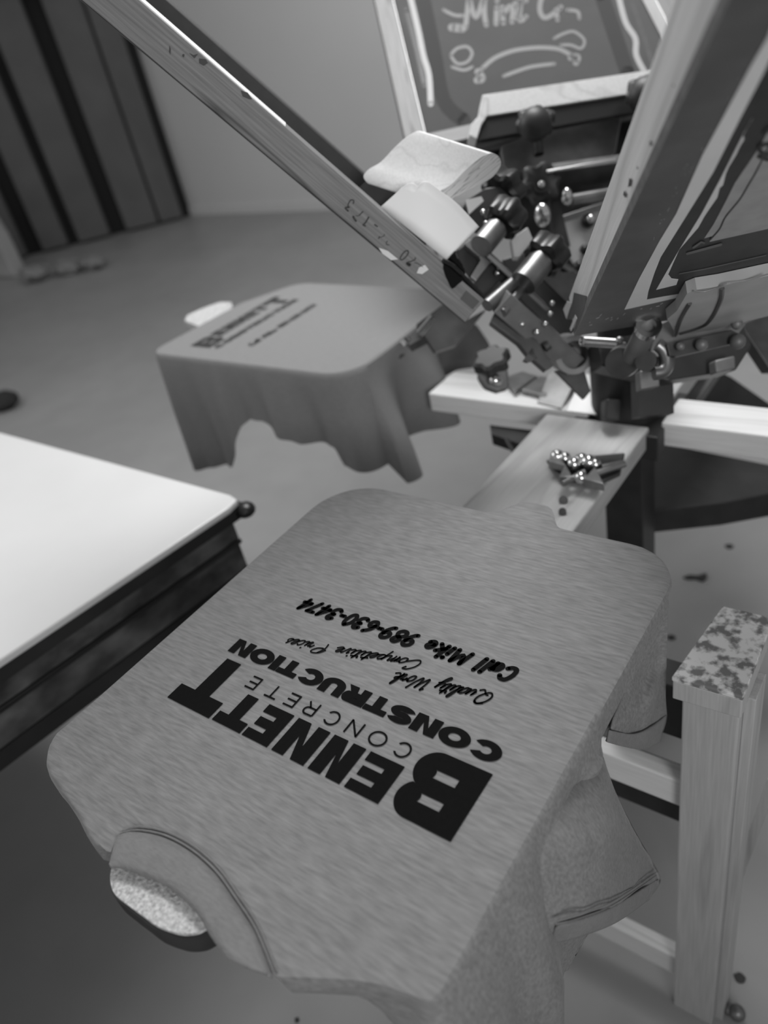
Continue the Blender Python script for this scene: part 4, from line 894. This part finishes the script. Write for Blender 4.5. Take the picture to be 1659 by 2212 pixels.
MB().aabox((-.60, .562, -.372), (-.165, .585, -.325)).build('rail', M['beam'], ST, fr=Matrix.Translation((-.35, .57, -.35)), bevel=.002)
MB().aabox((-.60, .562, -.785), (-.165, .585, -.735)).build('rail', M['beam'], ST, fr=Matrix.Translation((-.35, .57, -.75)), bevel=.002)
MB().aabox((-.30, .595, -.455), (-.172, .63, -.385)).build('shelf_box', M['blackm'], ST, bevel=.002)['label'] = 'black box under the upper rail'
MB().aabox((-.27, .60, -.30), (-.175, .64, -.215)).build('dark_box', M['blackm'], ST, bevel=.002)['label'] = 'black box behind the leg'  # black box filling the dark gap behind the leg
MB().aabox((-.61, .548, FLOOR), (-.56, .590, -.2)).build('leg', M['stand'], ST, fr=Matrix.Translation((-.585, .57, -.4)), bevel=.002)
MB().beam(ony(1672, 1680, .66), ony(1520, 2096, .66), .012, .012).build('brace', M['stand'], ST)
x = MB(); x.ball(onz(1592, 2188, FLOOR + .016), .012); x.ball(onz(1574, 2180, FLOOR + .012), .009); tag(x.build('foot_bolt', M['steel'], ST, smooth=True))

# ------------------------------------------------------------------ far corner of the room
R1 = onz(412, 470, FLOOR); dirr = (onz(95, 548, FLOOR) - R1); dirr.z = 0; dirr.normalize(); nrr = V((-dirr.y, dirr.x, 0)); nrr = nrr if nrr.dot(CAMP - R1) < 0 else -nrr
RK = thing('storage_rack', R1 + dirr * .8, 'tall dark rack with upright grey boards and black gaps in the far left corner', 'rack')
def sat(u):      # distance along the rack foot for a pixel column on its foot line
    best = 0
    for i in range(4000):
        p = R1 + dirr * (i * .001); q = p - CAMP; w_ = q.dot(RF); uu = CX + FP * q.dot(RX) / w_
        if uu <= u: return i * .001
    return 4.
MB().box(R1 + nrr * .10 + V((0, 0, 0)), dirr * 3.4, nrr * .35, (0, 0, 1.98)).build('back_panel', M['rackk'], RK)
for a, c in ((396, 349), (344, 276), (240, 174), (150, 96), (60, -10), (-60, -130)):
    s0, s1 = sat(a), sat(c); MB().box(R1 + dirr * s0 + V((0, 0, .02)), dirr * (s1 - s0), nrr * .08, (0, 0, 1.88)).build('board', M['rackb'], RK, bevel=.01)
MB().box(R1 - nrr * .03 + V((0, 0, 1.86)), dirr * 3.4, nrr * .12, (0, 0, .16)).build('top_rail', M['rackk'], RK)
pn = onz(40, 590, FLOOR)
tag(MB().prism([pn + V(p) for p in ((-.5, 0, 0), (.12, .02, 0), (.05, .05, .30), (-.08, .08, .52), (-.5, .1, .62))], (.02, -.14, 0)).build('board', mat('pale_board', .62, .7, var=.1, scale=(4, 4, 4)), fr=Matrix.Translation(pn), bevel=.02), 'pale panel leaning at the left edge in front of the dark rack', 'board')
for u, v, r_, lb in ((205, 580, .085, 'small cloudy plastic bag on the floor, rightmost of the bags by the rack'), (150, 590, .09, 'cloudy plastic bag on the floor, middle of the bags by the rack'), (80, 605, .10, 'larger crumpled plastic bag on the floor, leftmost of the bags by the rack')):
    c = onz(u, v, FLOOR); x = MB(); x.ball(V((0, 0, 0)), r_, (1.3, 1, .6), 24, 14); x.v = [c + V((0, 0, r_ * .55)) + p * (1 + .45 * noise.noise(p * 22 + V((u, 0, 0)))) for p in x.v]
    x.v = [V((p.x, p.y, max(p.z, FLOOR + .001))) for p in x.v]
    tag(x.build('plastic_bag', M['bag'], smooth=True, fr=Matrix.Translation(c)), lb, 'bag', 'plastic bags by the rack')
c = onz(12, 880, FLOOR); x = MB(); x.ball(V((0, 0, 0)), .085, (1.2, .8, .5), 20, 12); x.v = [c + V((0, 0, .035)) + p * (1 + .3 * noise.noise(p * 20)) for p in x.v]; x.v = [V((p.x, p.y, max(p.z, FLOOR + .001))) for p in x.v]
tag(x.build('rag', M['dark'], smooth=True, fr=Matrix.Translation(c)), 'small dark rag on the floor at the left edge', 'rag')
c = onz(1505, 1249, FLOOR)
tag(MB().prism([onz(u, v, FLOOR + .0005) for u, v in ((1476,1250),(1490,1245),(1506,1247),(1526,1241),(1527,1250),(1518,1258),(1502,1252),(1488,1253))], (0, 0, .006)).build('scrap', M['black'], fr=Matrix.Translation(c)), 'small black scrap on the floor right of the near platen', 'scrap')
def spot(u, v, r_, lb):
    c = onz(u, v, FLOOR); x = MB(); x.prism([c + V((math.cos(t * .52) * r_ * (1 + .2 * math.sin(t * 2.3)), math.sin(t * .52) * r_, .0004)) for t in range(12)], (0, 0, .0015))
    tag(x.build('ink_spot', M['inkd'], fr=Matrix.Translation(c)), lb, 'ink spot', 'ink spots on the floor')
spot(1598, 2113, .008, 'round dark ink spot on the floor right of the stand leg'); spot(1450, 1378, .009, 'small dark ink spot on the floor left of the splattered cap'); spot(1575, 1181, .010, 'faint ink spot on the floor above the splattered cap'); spot(642, 2204, .004, 'tiny ink fleck on the floor below the shirt hem')
# every bolt, nut, rod, fold ... an object of its own
def split(o, name):
    me = o.data; n = len(me.vertices); par = list(range(n))
    def f(a):
        while par[a] != a: par[a] = par[par[a]]; a = par[a]
        return a
    for p in me.polygons:
        vs = list(p.vertices)
        for v in vs[1:]:
            a, b = f(vs[0]), f(v)
            if a != b: par[a] = b
    groups = {}
    for p in me.polygons: groups.setdefault(f(p.vertices[0]), []).append(list(p.vertices))
    if len(groups) < 2: return
    for g in groups.values():
        ids = sorted({i for q in g for i in q}); mp = {i: k for k, i in enumerate(ids)}
        m2 = bpy.data.meshes.new(name); m2.from_pydata([me.vertices[i].co.copy() for i in ids], [], [[mp[i] for i in q] for q in g]); m2.materials.append(me.materials[0])
        for p in m2.polygons: p.use_smooth = me.polygons[0].use_smooth
        try: m2.set_sharp_from_angle(angle=math.radians(38))
        except Exception: pass
        c = o.copy(); c.data = m2; c.name = name; COL.objects.link(c)
    bpy.data.objects.remove(o)
for o in list(scn.objects):
    if o.type == 'MESH' and o.parent and o.name.split('.')[0] in ('bolt', 'nut', 'rod', 'fabric_fold', 'gusset', 'foot_block', 'foot_bolt', 'screw', 'ink_mark', 'side_nick', 'finger_joint', 'chip', 'stitching', 'inner_strip', 'post_block', 'ink_smear', 'scratch'):
        if len([c for c in scn.objects if c.parent == o]) == 0: split(o, o.name.split('.')[0])
